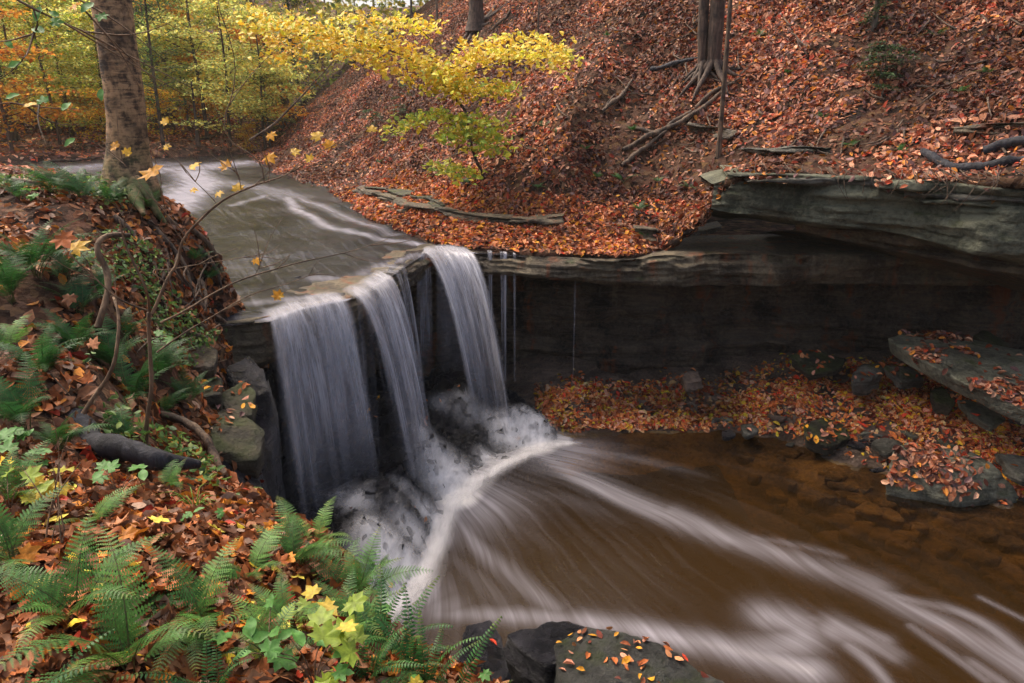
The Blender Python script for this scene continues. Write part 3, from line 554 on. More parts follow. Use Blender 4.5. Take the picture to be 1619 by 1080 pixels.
def curtain(root, lip, n0, n1, throw, h0, h1, alpha=1.0, seed=0, layers=2, narrow=1.0, shift=(0, 0), tail=.35, nm='water_sheet'):
    lip = np.array([PZ(*q, 0) for q in lip]); ln = resamp(lip, n=60, sm=1); n = len(ln)
    n0, n1 = unit(n0), unit(n1)
    for L in range(layers):
        r = np.random.default_rng(seed * 10 + L); T = np.concatenate([[-.25, -.12], np.linspace(0, 1, 44)]); V = []; al = []; uv = []
        ph = r.uniform(0, 50)
        for i in range(n):
            u = i / (n - 1); nn = n0 * (1 - u) + n1 * u; h = h0 * (1 - u) + h1 * u; w1 = noise(np.array([[u * 5 + ph, 0, 0]]), 1, seed)[0]; w2 = noise(np.array([[u * 17 + ph, 0, 0]]), 1, seed + 5)[0]
            tw = throw * (1 + .2 * w1 + .12 * w2 - .13 * L)
            cen = ln[n // 2]
            for t in T:
                if t < 0: p_ = ln[i] + np.array([nn[0] * t * 1.6, nn[1] * t * 1.6, .012 + .01 * L]); hz = 0
                else: p_ = ln[i] + np.array([nn[0] * tw * t, nn[1] * tw * t, .012 - h * t * t])
                if t > 0: p_ = p_ + (cen - ln[i]) * np.array([1, 1, 0]) * (1 - narrow) * t + np.array([shift[0], shift[1], 0]) * t
                V.append(p_); e = smooth(0, .1, u) * smooth(0, .1, 1 - u) * (.75 + .5 * w1 + .35 * w2)
                al.append(alpha * max(e, 0) * (smooth(-.3, -.02, t)) * (1 - tail * smooth(.72, 1, t)) * (1.25 if t < .15 else 1.25 - .35 * t)); uv.append((u * np.linalg.norm(ln[-1] - ln[0]) * 1.3 + ph, t * h + ph * .1))
        ob(nm, mesh(nm, V, gridf(n, len(T)), m_fall, uv=np.array(uv), sm=True, attrs={'alpha': al}), parent=root)
def fallroot(lab, a): return ob('waterfall', None, label=lab, cat='waterfall', loc=(0, 0, 0), group='waterfall strands over the lip')
w = fallroot('wide silky curtain of falling water at the near left end of the rock lip', 0)
curtain(w, [(424, 506), (450, 497), (480, 486), (515, 477), (550, 472)], (.5, -.85), (.55, -.8), .85, 2.35, 2.4, .58, 1, 4, 1.15, shift=(-.02, .0), tail=.8)
w = fallroot('middle strand of falling water between the wide curtain and the tallest strand', 0)
curtain(w, [(556, 470), (575, 462), (600, 448), (618, 436)], (.62, -.8), (.62, -.8), .9, 2.5, 2.5, .7, 2, 4, .62, shift=(.15, -.1), tail=.7)
curtain(w, [(560, 469), (575, 462), (585, 457)], (.3, -.8), (.3, -.8), .35, 2.5, 2.4, .45, 12, 1, .8)
curtain(w, [(622, 434), (632, 427), (640, 421)], (.8, -.4), (.8, -.4), .3, 2.2, 2.2, .6, 9, 1, .8)
w = fallroot('tall rightmost strand of falling water arching off the far corner of the lip', 0)
curtain(w, [(668, 401), (690, 396), (715, 396), (745, 398)], (.18, -1), (.3, -1), 1.2, 2.7, 2.65, .75, 3, 4, .6, shift=(.55, -.25), tail=.55)
curtain(w, [(662, 404), (668, 401), (682, 397)], (-.1, -1), (0, -1), .45, 2.3, 2.4, .5, 8, 2, 1.3, tail=.9)
curtain(w, [(690, 396), (720, 396), (740, 398)], (.1, -1), (.2, -1), .75, 2.6, 2.6, .4, 4, 3, 1.25, tail=.8)
for k, (a, b, lab) in enumerate([(770, 9, 'thin dripping thread of water just right of the tall strand'), (790, 12, 'thicker dripping thread of water under the ledge right of the falls'), (811, 5, 'hair thin drip of water off the ledge before the shale wall'), (909, 3.0, 'single faint drip falling from the ledge before the dark wall')]):
    w = fallroot(lab, 0); curtain(w, [(a, 399 + k * 1.5), (a + b / 2, 399.5 + k * 1.5), (a + b, 400 + k * 1.5)], (.05, -1), (.05, -1), .12 if k < 3 else .05, 2.3, 2.3, [.6, .9, .6, .5][k], 20 + k, 2, .7, nm='water_thread')

# white water over the apron
m_ww, nt, p, o = M('white_water')
al = N(nt, 'ShaderNodeAttribute', attribute_name='foam').outputs['Fac']; wv = coords(nt, out='World'); a1 = tnoise(nt, wv, 2.6, 6, .65, .6); a2 = tnoise(nt, coords(nt, (1, .16, 1), out='World', rot=(0, 0, math.radians(-25))), 9, 5, .6)
q = math_(nt, 'ADD', math_(nt, 'MULTIPLY', a1, .35), math_(nt, 'MULTIPLY', a2, .65)); q = ramp(nt, q, [(.3, .4), (.7, 1)]); q.color_ramp.interpolation = 'EASE'
q2 = math_(nt, 'MULTIPLY', q.outputs[0], math_(nt, 'MULTIPLY', al, .95, clamp=True), clamp=True)
df = N(nt, 'ShaderNodeBsdfDiffuse'); df.inputs[0].default_value = (.88, .85, .83, 1); trn = N(nt, 'ShaderNodeBsdfTransparent'); x = N(nt, 'ShaderNodeMixShader')
nt.links.new(q2, x.inputs[0]); nt.links.new(trn.outputs[0], x.inputs[1]); nt.links.new(df.outputs[0], x.inputs[2]); nt.links.new(x.outputs[0], o.inputs[0])
for lay, (hh, k_) in enumerate([(.04, .8), (.1, .45)]):
    xs = np.arange(-3.6, 1.3, .05); ys = np.arange(6.3, 13.4, .05); X, Y = np.meshgrid(xs, ys, indexing='ij'); P = np.column_stack([X.ravel(), Y.ravel()]); z = apron_z(P).reshape(X.shape)
    for _ in range(10 + 8 * lay): z[1:-1, 1:-1] = (z[:-2, 1:-1] + z[2:, 1:-1] + z[1:-1, :-2] + z[1:-1, 2:] + z[1:-1, 1:-1] * 2) / 6
    z = np.maximum(z.ravel() + hh, POOL + .02 + hh * .4); s = sdist(P, APp); fo = np.zeros(len(P))
    for a, b, rr, am in [(722, 778, .4, 1.7), (705, 750, .3, 1.3), (685, 715, .22, .8), (670, 690, .25, .45), (842, 702, .36, 1.7), (805, 690, .3, 1.3), (775, 672, .2, .5), (812, 664, .14, .6), (740, 645, .26, .35), (700, 640, .2, .3),
                         (565, 800, .2, .7), (590, 835, .22, .9), (540, 780, .2, .4), (610, 870, .32, 1.2), (640, 905, .34, 1.3), (620, 950, .35, 1.1), (655, 860, .25, .8), (680, 830, .22, .9), (640, 780, .2, .25), (860, 700, .16, .8), (770, 735, .16, .9)]:
        d = rdir(a, b)
        for it in np.arange(6, 14, .05):
            q_ = CAM + d * it / d[1]
            if q_[2] < apron_z(q_[None, :2])[0]: break
        fo = np.maximum(fo, am * np.exp(-((P - q_[:2]) ** 2).sum(1) / rr ** 2))
    fo = np.maximum(fo, .8 * np.exp(-((s + .02) / .13) ** 2) * (P[:, 1] < 11.3)); fo *= k_ * smooth(-.45, .0, s); f = gridf(len(xs), len(ys)); f = f[(fo[f].max(1) > .04)]
    ob('foam', mesh('foam', np.column_stack([P, z]), f, m_ww, sm=True, attrs={'foam': fo}), kind='stuff')

# ------------------------------------------------------------------ ray helpers on the terrain
allv = []; allf = []; nb = 0
for k in ('bank', 'hill', 'floor', 'gorge', 'apron'):
    v, f = SURF[k]; allv.append(v); allf.append(f + nb); nb += len(v)
BV = BVHTree.FromPolygons(np.vstack(allv).tolist(), np.vstack(allf).tolist())
def hit(px, py, off=0.0):
    d = rdir(px, py); h = BV.ray_cast(Vector(CAM), Vector(d).normalized(), 200)
    if h[0] is None: return PD(px, py, 30), np.array([0, 0, 1.]), 30
    p = np.array(h[0]); n = np.array(h[1]); n = n if n[2] > 0 else -n; return p + n * off, n, p[1]
def drop(x, y, z=20):
    h = BV.ray_cast(Vector((x, y, z)), Vector((0, 0, -1)), 60); return np.array(h[0]) if h[0] is not None else np.array([x, y, 0.])
ALLT = {k: tris_of(*SURF[k]) for k in SURF}

# ------------------------------------------------------------------ leaf litter
def litter(name, key, n, size, pal, tm, seed, w=None, nz=.3, k=1.0, tilt=.42, lift=.03, parent=None):
    r = np.random.default_rng(seed)
    def wf(c):
        iv, z = inview(c, .15); q = iv * (z > .4) * ((c[:, 2] > -1.3) if key == 'bank' else 1)
        return q * (w(c, z) if w else 1)
    P, nn = sample(ALLT[key], n, r, wf, nz); P = P + nn * r.uniform(0, lift, (n, 1)); q = fbm(P, .55, 4, seed + 40); c = pick(pal, n, r, k); dk = (.48 + .68 * smooth(-.45, .35, q))[:, None]; c = c * dk * np.array([1, .97, .95]) if key != 'bank' else c  # patchy leaf tone; its dark end also paints shadow into the litter
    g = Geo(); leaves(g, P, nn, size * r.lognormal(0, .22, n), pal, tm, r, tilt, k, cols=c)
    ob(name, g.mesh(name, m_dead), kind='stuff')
patch = lambda c, s, lo, hi, sd: smooth(lo, hi, fbm(c, s, 4, sd))
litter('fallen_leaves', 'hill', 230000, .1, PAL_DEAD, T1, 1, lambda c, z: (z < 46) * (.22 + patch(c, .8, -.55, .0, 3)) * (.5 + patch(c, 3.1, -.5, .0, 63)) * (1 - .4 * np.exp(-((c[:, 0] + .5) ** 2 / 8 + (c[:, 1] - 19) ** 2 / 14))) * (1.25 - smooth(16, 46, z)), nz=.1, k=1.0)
litter('fallen_leaves', 'hill', 20000, .09, PAL_BRIGHT, T1, 2, lambda c, z: (z < 20) * (c[:, 2] < .75) * (c[:, 2] > -.05) * (.2 + patch(c, 1.2, -.5, .3, 9)), nz=.1)
litter('fallen_leaves', 'floor', 30000, .2, PAL_DEAD, T2, 3, lambda c, z: (c[:, 2] > .02) * (z < 70) / z ** 1.0, k=1.4)
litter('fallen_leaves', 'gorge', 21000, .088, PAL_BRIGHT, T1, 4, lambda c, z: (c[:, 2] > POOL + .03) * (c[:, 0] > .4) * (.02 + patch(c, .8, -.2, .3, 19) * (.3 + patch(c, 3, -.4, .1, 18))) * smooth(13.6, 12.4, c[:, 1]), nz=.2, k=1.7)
litter('fallen_leaves', 'bank', 12500, .095, PAL_NEAR, T1, 5, lambda c, z: (z > 2.5) * (.05 + patch(c, 1.6, -.5, .1, 29)) / z ** 1.1, nz=.25, k=.85)
litter('fallen_leaves', 'bank', 5200, .085, PAL_NEAR, T0, 6, lambda c, z: (z < 4.2) * (.1 + patch(c, 2.2, -.6, .0, 31)), nz=.25, k=.9, tilt=.5, lift=.05)
litter('fallen_leaves', 'bank', 2500, .08, PAL_NEAR, tmpl_beech(.3, 1), 7, lambda c, z: (z < 4.2) * 1.0, nz=.25, k=.85, tilt=.5, lift=.06)
litter('fallen_leaves', 'apron', 60, .1, PAL_BRIGHT, T1, 8, lambda c, z: (c[:, 2] > POOL + .1) * 1.0)
T_ = np.vstack(LEDGES); r = np.random.default_rng(71); P, nn = sample(T_, 1500, r, lambda c: inview(c, .1)[0] * (.1 + patch(c, 1.5, -.2, .3, 72)), .5)
g = Geo(); leaves(g, P + nn * r.uniform(0, .05, (1500, 1)), nn, .11, PAL_DEAD, T1, r, .5); ob('fallen_leaves', g.mesh('fallen_leaves', m_dead), kind='stuff')
# single leaves that can be told apart near the camera
shapes = [tmpl_maple(.35, 1), tmpl_maple(-.3, 3), tmpl_maple(.7, 5), tmpl_beech(.3, 1), tmpl_beech(.7, 4)]
r = np.random.default_rng(77); LM = []
for k in range(36):
    V, f = shapes[k % 5]; pal = PAL_NEAR if k < 28 else PAL_YEL; LM.append(mesh('fallen_leaf', V * [1, 1, 1.0], f, m_dead, np.tile(pick(pal, 1, r)[0], (len(V), 1))))
P, nn = sample(ALLT['bank'], 280, r, lambda c: inview(c, .02)[0] * (inview(c)[1] < 3.8), .3)
for p, n in zip(P, nn):
    q = Vector(n + .3 * r.standard_normal(3)).to_track_quat('Z', 'Y') @ Quaternion((0, 0, 1), r.uniform(0, 6.28))
    o = ob('fallen_leaf', LM[r.integers(36)], parent=left_bank, loc=p + n * .045, scale=float(r.uniform(.07, .12))); o.rotation_mode = 'QUATERNION'; o.rotation_quaternion = q

# ------------------------------------------------------------------ rocks
ICO = {}
def ico(s):
    if s not in ICO:
        b = bmesh.new(); bmesh.ops.create_icosphere(b, subdivisions=s, radius=1); b.verts.ensure_lookup_table()
        ICO[s] = (np.array([v.co[:] for v in b.verts]), np.array([[v.index for v in f.verts] for f in b.faces])); b.free()
    return ICO[s]
def rock_geo(pts, sub=4, amp=.03, seed=0, rnd=.03, strat=.02):
    pts = np.asarray(pts, float); c = (pts.max(0) + pts.min(0)) / 2; h = (pts.max(0) - pts.min(0)) / 2 + 1e-3
    b = bmesh.new(); vs_ = [b.verts.new((p - c) / h) for p in pts]; bmesh.ops.convex_hull(b, input=vs_); b.normal_update()
    pl = []
    for f_ in b.faces:
        n = np.array(f_.normal); d = n @ np.array(f_.verts[0].co)
        if d < 0: n, d = -n, -d
        if not any(np.allclose(n, q[0], atol=.02) for q in pl): pl.append((n, max(d, .03)))
    b.free(); D, F_ = ico(sub); Nn = np.array([p[0] for p in pl]); dd = np.array([p[1] for p in pl])
    q = D @ Nn.T / dd[None]; k = 46; rr = 1 / ((np.clip(q, 1e-3, None) ** k).sum(1) ** (1 / k))
    V = D * rr[:, None] * h + c; dn = D * h; dn /= np.linalg.norm(dn, axis=1)[:, None]
    V += dn * (amp * fbm(V, .35 / max(amp, .01) / 3, 4, seed) + amp * .5 * np.floor(2.5 * noise(V, 2.2, seed + 3)) / 2.5 + strat * noise(V * [1, 1, 12], 1, seed + 7))[:, None]
    return V, F_
ROCKT = []
def rock(pts, thick, mat, label, cat='rock', name='rock', seed=0, amp=.03, sub=4, shrink=.9, leafn=0, lsz=.12, pal=PAL_BRIGHT, group=None, mask=None, strat=.02):
    top = np.array(pts, float); c = top.mean(0); bot = c + (top - c) * shrink + np.array([0, 0, -thick]); V, f = rock_geo(np.vstack([top, bot]), sub, amp, seed, strat=strat)
    o = ob(name, mesh(name, V, f, mat, sm=False), label=label, cat=cat, group=group)
    if leafn: leaf_on(V, f, leafn, lsz, pal, seed, mask, o)
    return o, V, f
def leaf_on(V, f, n, sz, pal, seed, mask=None, parent=None, k=1.0):
    r = np.random.default_rng(seed); T = V[f]; n = int(n * 1.3); s_ = np.random.default_rng(seed + 1).uniform(0, 99, 3)
    P, nn = sample(T, n, r, lambda c: (.05 + smooth(-.4, .05, fbm(c + s_, 1.1, 3, seed))) * (mask(c) if mask else 1), .45)
    g = Geo(); leaves(g, P + nn * r.uniform(.005, .03, (n, 1)), nn, sz, pal, T1 if sz < .14 else T0, r, .3, k); ob('fallen_leaves', g.mesh('fallen_leaves', m_dead), kind='stuff')
pdl = lambda L: [PD(*q) for q in L]
rock(pdl([(1397, 532, 11.5), (1430, 526, 11.9), (1482, 524, 12.0), (1500, 540, 11.7), (1619, 552, 11.2), (1760, 585, 10.4), (1760, 700, 8.8), (1619, 650, 9.4), (1540, 612, 9.9), (1460, 572, 10.6)]), .26, m_slab, 'big tilted grey green rock slab leaning at right below the dark wall', seed=1, amp=.04, sub=6, leafn=1500, lsz=.115, pal=PAL_DEAD)
rock([*pdl([(1410, 703, 9.9), (1470, 698, 10.1), (1540, 712, 9.9), (1585, 745, 9.5)]), PZ(1614, 785, POOL + .1), PZ(1515, 800, POOL + .06), PZ(1400, 772, POOL + .1)], .3, m_slab, 'grey boulder with moss and a heap of pink leaves at the pool edge', seed=2, amp=.05, sub=5, leafn=420, lsz=.12, pal=PAL_DEAD, mask=lambda c: np.exp(-((c[:, :2] - PD(1470, 740, 9.5)[:2]) ** 2).sum(1) / .35))
rock(pdl([(1245, 560, 12.5), (1285, 550, 12.8), (1340, 568, 12.6), (1325, 585, 12.2), (1280, 592, 12.1)]), .16, m_mossy, 'low mossy flat rock nearest the foot of the dark shale wall', seed=3, leafn=40, lsz=.11, sub=4)
rock(pdl([(1345, 588, 12.0), (1362, 574, 12.2), (1392, 576, 12.2), (1398, 590, 11.9), (1375, 604, 11.7), (1350, 600, 11.7)]), .3, m_rock, 'rounded grey boulder just left of the big tilted slab', seed=4, leafn=14, amp=.05)
rock(pdl([(1270, 670, 11.2), (1300, 658, 11.5), (1335, 672, 11.4), (1345, 692, 11.0), (1310, 706, 10.7), (1272, 692, 10.8)]), .22, m_mossy, 'squat mossy stone heaped with leaves on the pool shore', seed=5, leafn=60, amp=.04)
rock(pdl([(1478, 690, 10.9), (1500, 664, 11.2), (1526, 700, 10.6), (1500, 712, 10.4)]), .2, m_slab, 'small bare greenish wedge of rock standing above the grey boulder', seed=6, amp=.03)
rock(pdl([(1512, 630, 10.9), (1560, 636, 10.8), (1588, 662, 10.3), (1572, 678, 10.0), (1530, 655, 10.3)]), .12, m_slab, 'thin broken slab tucked under the lower edge of the big slab', seed=7, leafn=8)
rock(pdl([(1466, 612, 11.3), (1490, 606, 11.4), (1512, 630, 11.0), (1505, 646, 10.8), (1480, 636, 11.0)]), .2, m_mossy, 'green mossy stone wedged under the left tip of the big slab', seed=8, leafn=4)
rock(pdl([(1538, 530, 12.3), (1556, 520, 12.5), (1600, 545, 12.3), (1580, 552, 12.0)]), .3, m_mossy, 'mossy rock corner poking up behind the big tilted slab', seed=9)
rock(pdl([(1395, 578, 11.9), (1440, 580, 12.0), (1465, 600, 11.6), (1420, 606, 11.5)]), .15, m_rock, 'dark flat stone in the shadow beneath the big slab', seed=10, leafn=12)
rock(pdl([(1075, 590, 12.2), (1105, 582, 12.4), (1112, 600, 12.0), (1085, 608, 11.9)]), .16, m_stone_warm, 'small reddish brown stone on the leafy shelf', seed=11, leafn=3)
rock(pdl([(1170, 672, 11.6), (1188, 668, 11.7), (1200, 680, 11.4), (1180, 690, 11.2)]), .1, m_rock, 'small grey pebble rock at the brown water edge, larger of two', seed=12, leafn=2, sub=3)
rock(pdl([(1140, 680, 11.5), (1158, 676, 11.6), (1165, 688, 11.3), (1145, 692, 11.2)]), .08, m_wet, 'small wet dark stone at the brown water edge, smaller of two', seed=13, sub=3)
rock(pdl([(1375, 700, 10.6), (1400, 690, 10.8), (1430, 700, 10.5), (1405, 720, 10.2)]), .1, m_rock, 'flat grey stone lying just above the leafy grey boulder', seed=14, leafn=6, sub=3)
rock(pdl([(1575, 715, 10.0), (1619, 720, 9.9), (1700, 750, 9.3), (1619, 760, 9.2), (1590, 740, 9.5)]), .14, m_rock, 'grey flat rock at right edge above the pool boulder', seed=15, leafn=20, sub=4)
rr = np.random.default_rng(5)
for k in range(34):   # loose flat stones along the shore
    px = rr.uniform(1120, 1619); py = np.interp(px, [1120, 1230, 1400, 1619], [668, 690, 735, 790]) - rr.uniform(-16, 60); p, n, d = hit(px, py, .02); s_ = rr.uniform(.06, .2)
    a = rr.uniform(0, 6.28, 6); a.sort(); pts = [p + np.array([math.cos(t) * s_, math.sin(t) * s_ * .8, rr.uniform(0, .03)]) for t in a]
    rock(pts, s_ * .35, [m_rock, m_stone_warm, m_slab, m_wet][k % 4], 'loose flat stone among leaves along the pool shore', name='stone', cat='stone', seed=20 + k, amp=.012, sub=3, group='loose stones along the shore', strat=.006)
for k in range(110):   # stones on the pool bed at right
    px = rr.uniform(1180, 1700); py = np.interp(px, [1180, 1280, 1400, 1700], [690, 735, 790, 850]) + 170 * rr.random() ** 1.4; p = PZ(px, py, POOL - .1 - rr.uniform(0, .1)); p[2] = max(p[2], gorge_z(p[None, :2])[0] + .03); p[2] = min(p[2], POOL - .04); s_ = rr.uniform(.08, .26)
    a = rr.uniform(0, 6.28, 7); a.sort(); pts = [p + np.array([math.cos(t) * s_, math.sin(t) * s_ * .8, rr.uniform(0, .02)]) for t in a]
    rock(pts, .15, m_pb, 'flat brown stone under the shallow water at right', name='bed_stone', cat='stone', seed=80 + k, amp=.012, sub=3, group='stones on the pool bed', strat=.004)
rock(pdl([(738, 990, 5.9), (775, 982, 6.0), (795, 1010, 5.8), (806, 1060, 5.4), (760, 1130, 4.9), (700, 1100, 5.0), (722, 1030, 5.5)]), .9, m_wet, 'dark wet block rock behind the ferns at the bottom', seed=130, amp=.05, sub=5, leafn=10, lsz=.1)
rock(pdl([(796, 1002, 6.0), (830, 990, 6.1), (900, 988, 6.1), (975, 996, 6.0), (900, 1040, 5.6), (868, 1052, 5.5), (830, 1030, 5.7)]), .5, m_wet, 'rippled dark wet rock at the bottom between two other rocks', seed=131, amp=.05, sub=5, strat=.04)
m_dk = mat_rock('dark_mossy_rock', lin(34, 34, 32), lin(74, 74, 68), .6, .38, .8, mossc=lin(58, 66, 34))
rock(pdl([(868, 1015, 5.75), (920, 992, 5.95), (1010, 1002, 5.8), (1090, 1030, 5.6), (1160, 1078, 5.2), (1200, 1160, 4.7), (950, 1200, 4.4), (880, 1110, 4.9)]), 1.0, m_dk, 'large mossy dark rock with orange leaves at the bottom edge', seed=132, amp=.09, sub=6, leafn=110, lsz=.085, pal=PAL_BRIGHT)
rock(pdl([(268, 662, 6.3), (320, 640, 6.7), (385, 655, 6.8), (416, 685, 6.4), (405, 725, 6.0), (340, 712, 5.9), (290, 690, 6.0)]), .4, m_mossy, 'large mossy rock capped with fallen leaves beside the falls', seed=133, amp=.04, sub=5, leafn=60, lsz=.09, pal=PAL_DEAD)
rock(pdl([(272, 606, 6.9), (325, 592, 7.2), (352, 596, 7.1), (348, 622, 6.7), (295, 630, 6.6)]), .22, m_mossy, 'smaller rock ledge with leaves above the large mossy rock', seed=134, sub=5, leafn=45, lsz=.09)
rock(pdl([(345, 622, 7.0), (385, 600, 7.4), (404, 620, 7.2), (400, 655, 6.8), (360, 655, 6.7)]), .5, m_mossy, 'dark mossy rock between the capped rocks and the falling curtain', seed=135, sub=5, leafn=10, lsz=.09)
rock(pdl([(325, 772, 5.4), (365, 760, 5.6), (412, 776, 5.5), (428, 800, 5.2), (385, 806, 5.0), (340, 795, 5.0)]), .3, mat_rock('bright_moss_rock', lin(70, 62, 44), lin(110, 100, 74), .2, 1.2, mossc=lin(110, 128, 40)), 'rock with bright yellow green moss above the foreground ferns', seed=136, sub=5)
rock(pdl([(350, 735, 6.0), (398, 718, 6.3), (412, 760, 6.0), (400, 790, 5.7), (352, 770, 5.6)]), .9, m_wet, 'dark upright wet block under the large mossy rock', seed=137, sub=5, amp=.05)
rock(pdl([(262, 548, 7.1), (310, 536, 7.5), (345, 552, 7.4), (338, 578, 7.0), (285, 580, 6.9)]), .25, m_cap, 'rounded brown rock under the roots near the lip', seed=138, sub=5)
rock(pdl([(352, 575, 7.5), (392, 560, 8.0), (418, 580, 7.8), (425, 620, 7.4), (395, 622, 7.2)]), 1.4, m_wet, 'black wet rock face just left of the first curtain', seed=139, sub=5, amp=.07)
rock(pdl([(400, 640, 7.4), (425, 600, 8.0), (440, 660, 7.6), (430, 720, 7.0), (405, 720, 6.8)]), 1.8, m_wet, 'black wet lower rock face beside the left curtain', seed=140, sub=5, amp=.08)
for k, (a, b, s_) in enumerate([(330, 372, .12), (385, 392, .07), (470, 437, .06), (360, 378, .08), (200, 262, .2)]):
    p = PZ(a, b, 0.03); aa = np.sort(rr.uniform(0, 6.28, 6)); rock([p + np.array([math.cos(t) * s_, math.sin(t) * s_, 0]) for t in aa], .12, m_wet, ['dark stone breaking the stream surface near the left bank', 'small stone in the stream by the root mound', 'little pale stone in the stream just above the lip', 'small stone beside the larger dark stone in the stream', 'wide flat stone in the stream behind the big trunk'][k], name='stone', cat='stone', seed=150 + k, sub=3, amp=.01)
# dark rock outcrops on the slope foot
def outcrop(L, h, label, seed, depth=.9, mat=m_cap):
    pts = []
    for a, b in L:
        p, n, d = hit(a, b); pts.append((p[0], p[1] - .12, p[2] + h * .45, p[2] - h * .55))
    o, V, f = ledge('rock_outcrop', pts, (.1, depth), 0, mat, rows=14, amp=.06, strata=.14, seed=seed, kind=None); o['label'] = label; o['category'] = 'rock outcrop'
outcrop([(562, 305), (600, 318), (660, 333), (720, 346), (780, 356), (845, 358), (890, 352)], .3, 'long low dark layered outcrop on the leafy slope foot right of the stream', 501)
outcrop([(575, 302), (630, 306), (680, 322), (700, 332)], .22, 'short mossy ledge just above the long dark outcrop', 502, .6, m_mossy)
outcrop([(1000, 372), (1050, 378), (1100, 376), (1140, 366)], .3, 'rough layered rocks under the hanging corner of the overhang', 503)
outcrop([(1085, 205), (1130, 212), (1160, 218)], .3, 'dark rock step beside the roots of the stilted tree', 504, .6)
outcrop([(1170, 243), (1215, 246), (1260, 240), (1300, 244)], .22, 'thin rock shelf on the slope above the overhang left end', 505, .5, m_rock)
outcrop([(1500, 212), (1560, 204), (1640, 206)], .2, 'layered dark rock band on the slope at far right', 506, .35, m_cap)

# ------------------------------------------------------------------ wood: roots, logs, sticks
def sp(pts, n=24, wob=0.0, seed=0):
    p = resamp(np.array(pts, float), n=n, sm=2)
    if wob: p = p + wob * np.stack([noise(p, 2.2, seed + k) for k in range(3)], 1)
    return p
def wood(name, label, cat, pts, rad, mat, seed=0, wob=.03, sides=8, parent=None, n=26, group=None):
    g = Geo(); tube(g, sp(pts, n * 2, wob, seed), rad, sides + 2, wob=.32, seed=seed); return ob(name, g.mesh(name, mat, True), parent=parent, label=label, cat=cat, group=group)
onh = lambda L, off=.03: [hit(a, b, off)[0] for a, b in L]
wood('log', 'black charred looking wet log lying across the left bank', 'log', [PD(95, 640, 4.5), PD(120, 668, 4.3), PD(150, 700, 4.1), PD(215, 728, 3.95), PD(270, 738, 4.0), PD(322, 738, 4.15)], [.06, .09, .07, .075, .06, .02], m_burnt, 3, .05, 10)
wood('branch', 'pale bent bare limb curving down over the mossy rock', 'branch', [PD(235, 655, 5.6), PD(275, 665, 5.5), (PD(310, 682, 5.4)), PD(328, 700, 5.3), PD(338, 730, 5.2), PD(368, 770, 5.0)], [.035, .035, .032, .028, .02], m_root, 5, .03)
stk = [([(1000, 205), (1050, 215), (1110, 178), (1190, 103)], 'long dark fallen branch sloping up to the stilted tree'), ([(985, 240), (1040, 215), (1100, 170), (1170, 125)], 'second fallen branch crossing the slope below the stilted tree'), ([(1030, 112), (1070, 105), (1110, 92)], 'short black log on the slope left of the stilted tree'),
       ([(950, 180), (985, 150), (1000, 130)], 'thin stick pointing up the middle of the slope'), ([(780, 50), (800, 32), (812, 15)], 'dark root stick right of the hilltop trunk'), ([(770, 30), (785, 20), (800, 8)], 'small stick beside the hilltop trunk'),
       ([(980, 262), (1020, 235), (1060, 205)], 'grey twig bundle branch mid slope'), ([(1450, 245), (1490, 262), (1530, 272), (1619, 255), (1700, 240)], 'thick dark root snaking along the ledge at far right'), ([(1560, 238), (1600, 230), (1640, 225)], 'short root above the thick dark root at far right'),
       ([(60, 258), (110, 256), (160, 250)], 'dark log on the far leafy shore left of the big trunk'), ([(300, 225), (340, 215), (390, 208), (430, 196)], 'long fallen trunk lying across the far end of the stream'), ([(-20, 285), (20, 292), (60, 296)], 'mossy rotten log at the left edge below the far bank')]
for k, (L, lab) in enumerate(stk): wood('branch' if 'log' not in lab else 'log', lab, 'branch' if 'log' not in lab else 'log', onh(L, .05), [.045, .05, .04, .02] if 'thick' not in lab else [.06, .075, .06, .05], m_burnt if 'thick' in lab else m_root if k != 2 else m_burnt, 40 + k, .06)
for k in range(80):
    a, b = rr.uniform(620, 1600), rr.uniform(20, 250); dx, dy = rr.uniform(-45, 45), rr.uniform(-30, 30)
    wood('stick', 'thin dead stick lying on the leaves of the slope', 'stick', onh([(a, b), (a + dx * .5, b + dy * .5 + 4), (a + dx, b + dy)], .05), [.018, .014, .006], m_root, 70 + k, .05, 5, n=9, group='dead sticks on the slope')
for k in range(22):
    a, b = rr.uniform(0, 420), rr.uniform(560, 1060); dx, dy = rr.uniform(-60, 60), rr.uniform(-40, 40)
    wood('stick', 'thin twig lying among leaves on the near bank', 'stick', onh([(a, b), (a + dx * .5, b + dy * .5 + 4), (a + dx, b + dy)], .05), [.006, .005, .002], m_twig, 170 + k, .03, 5, n=9, group='twigs on the near bank')

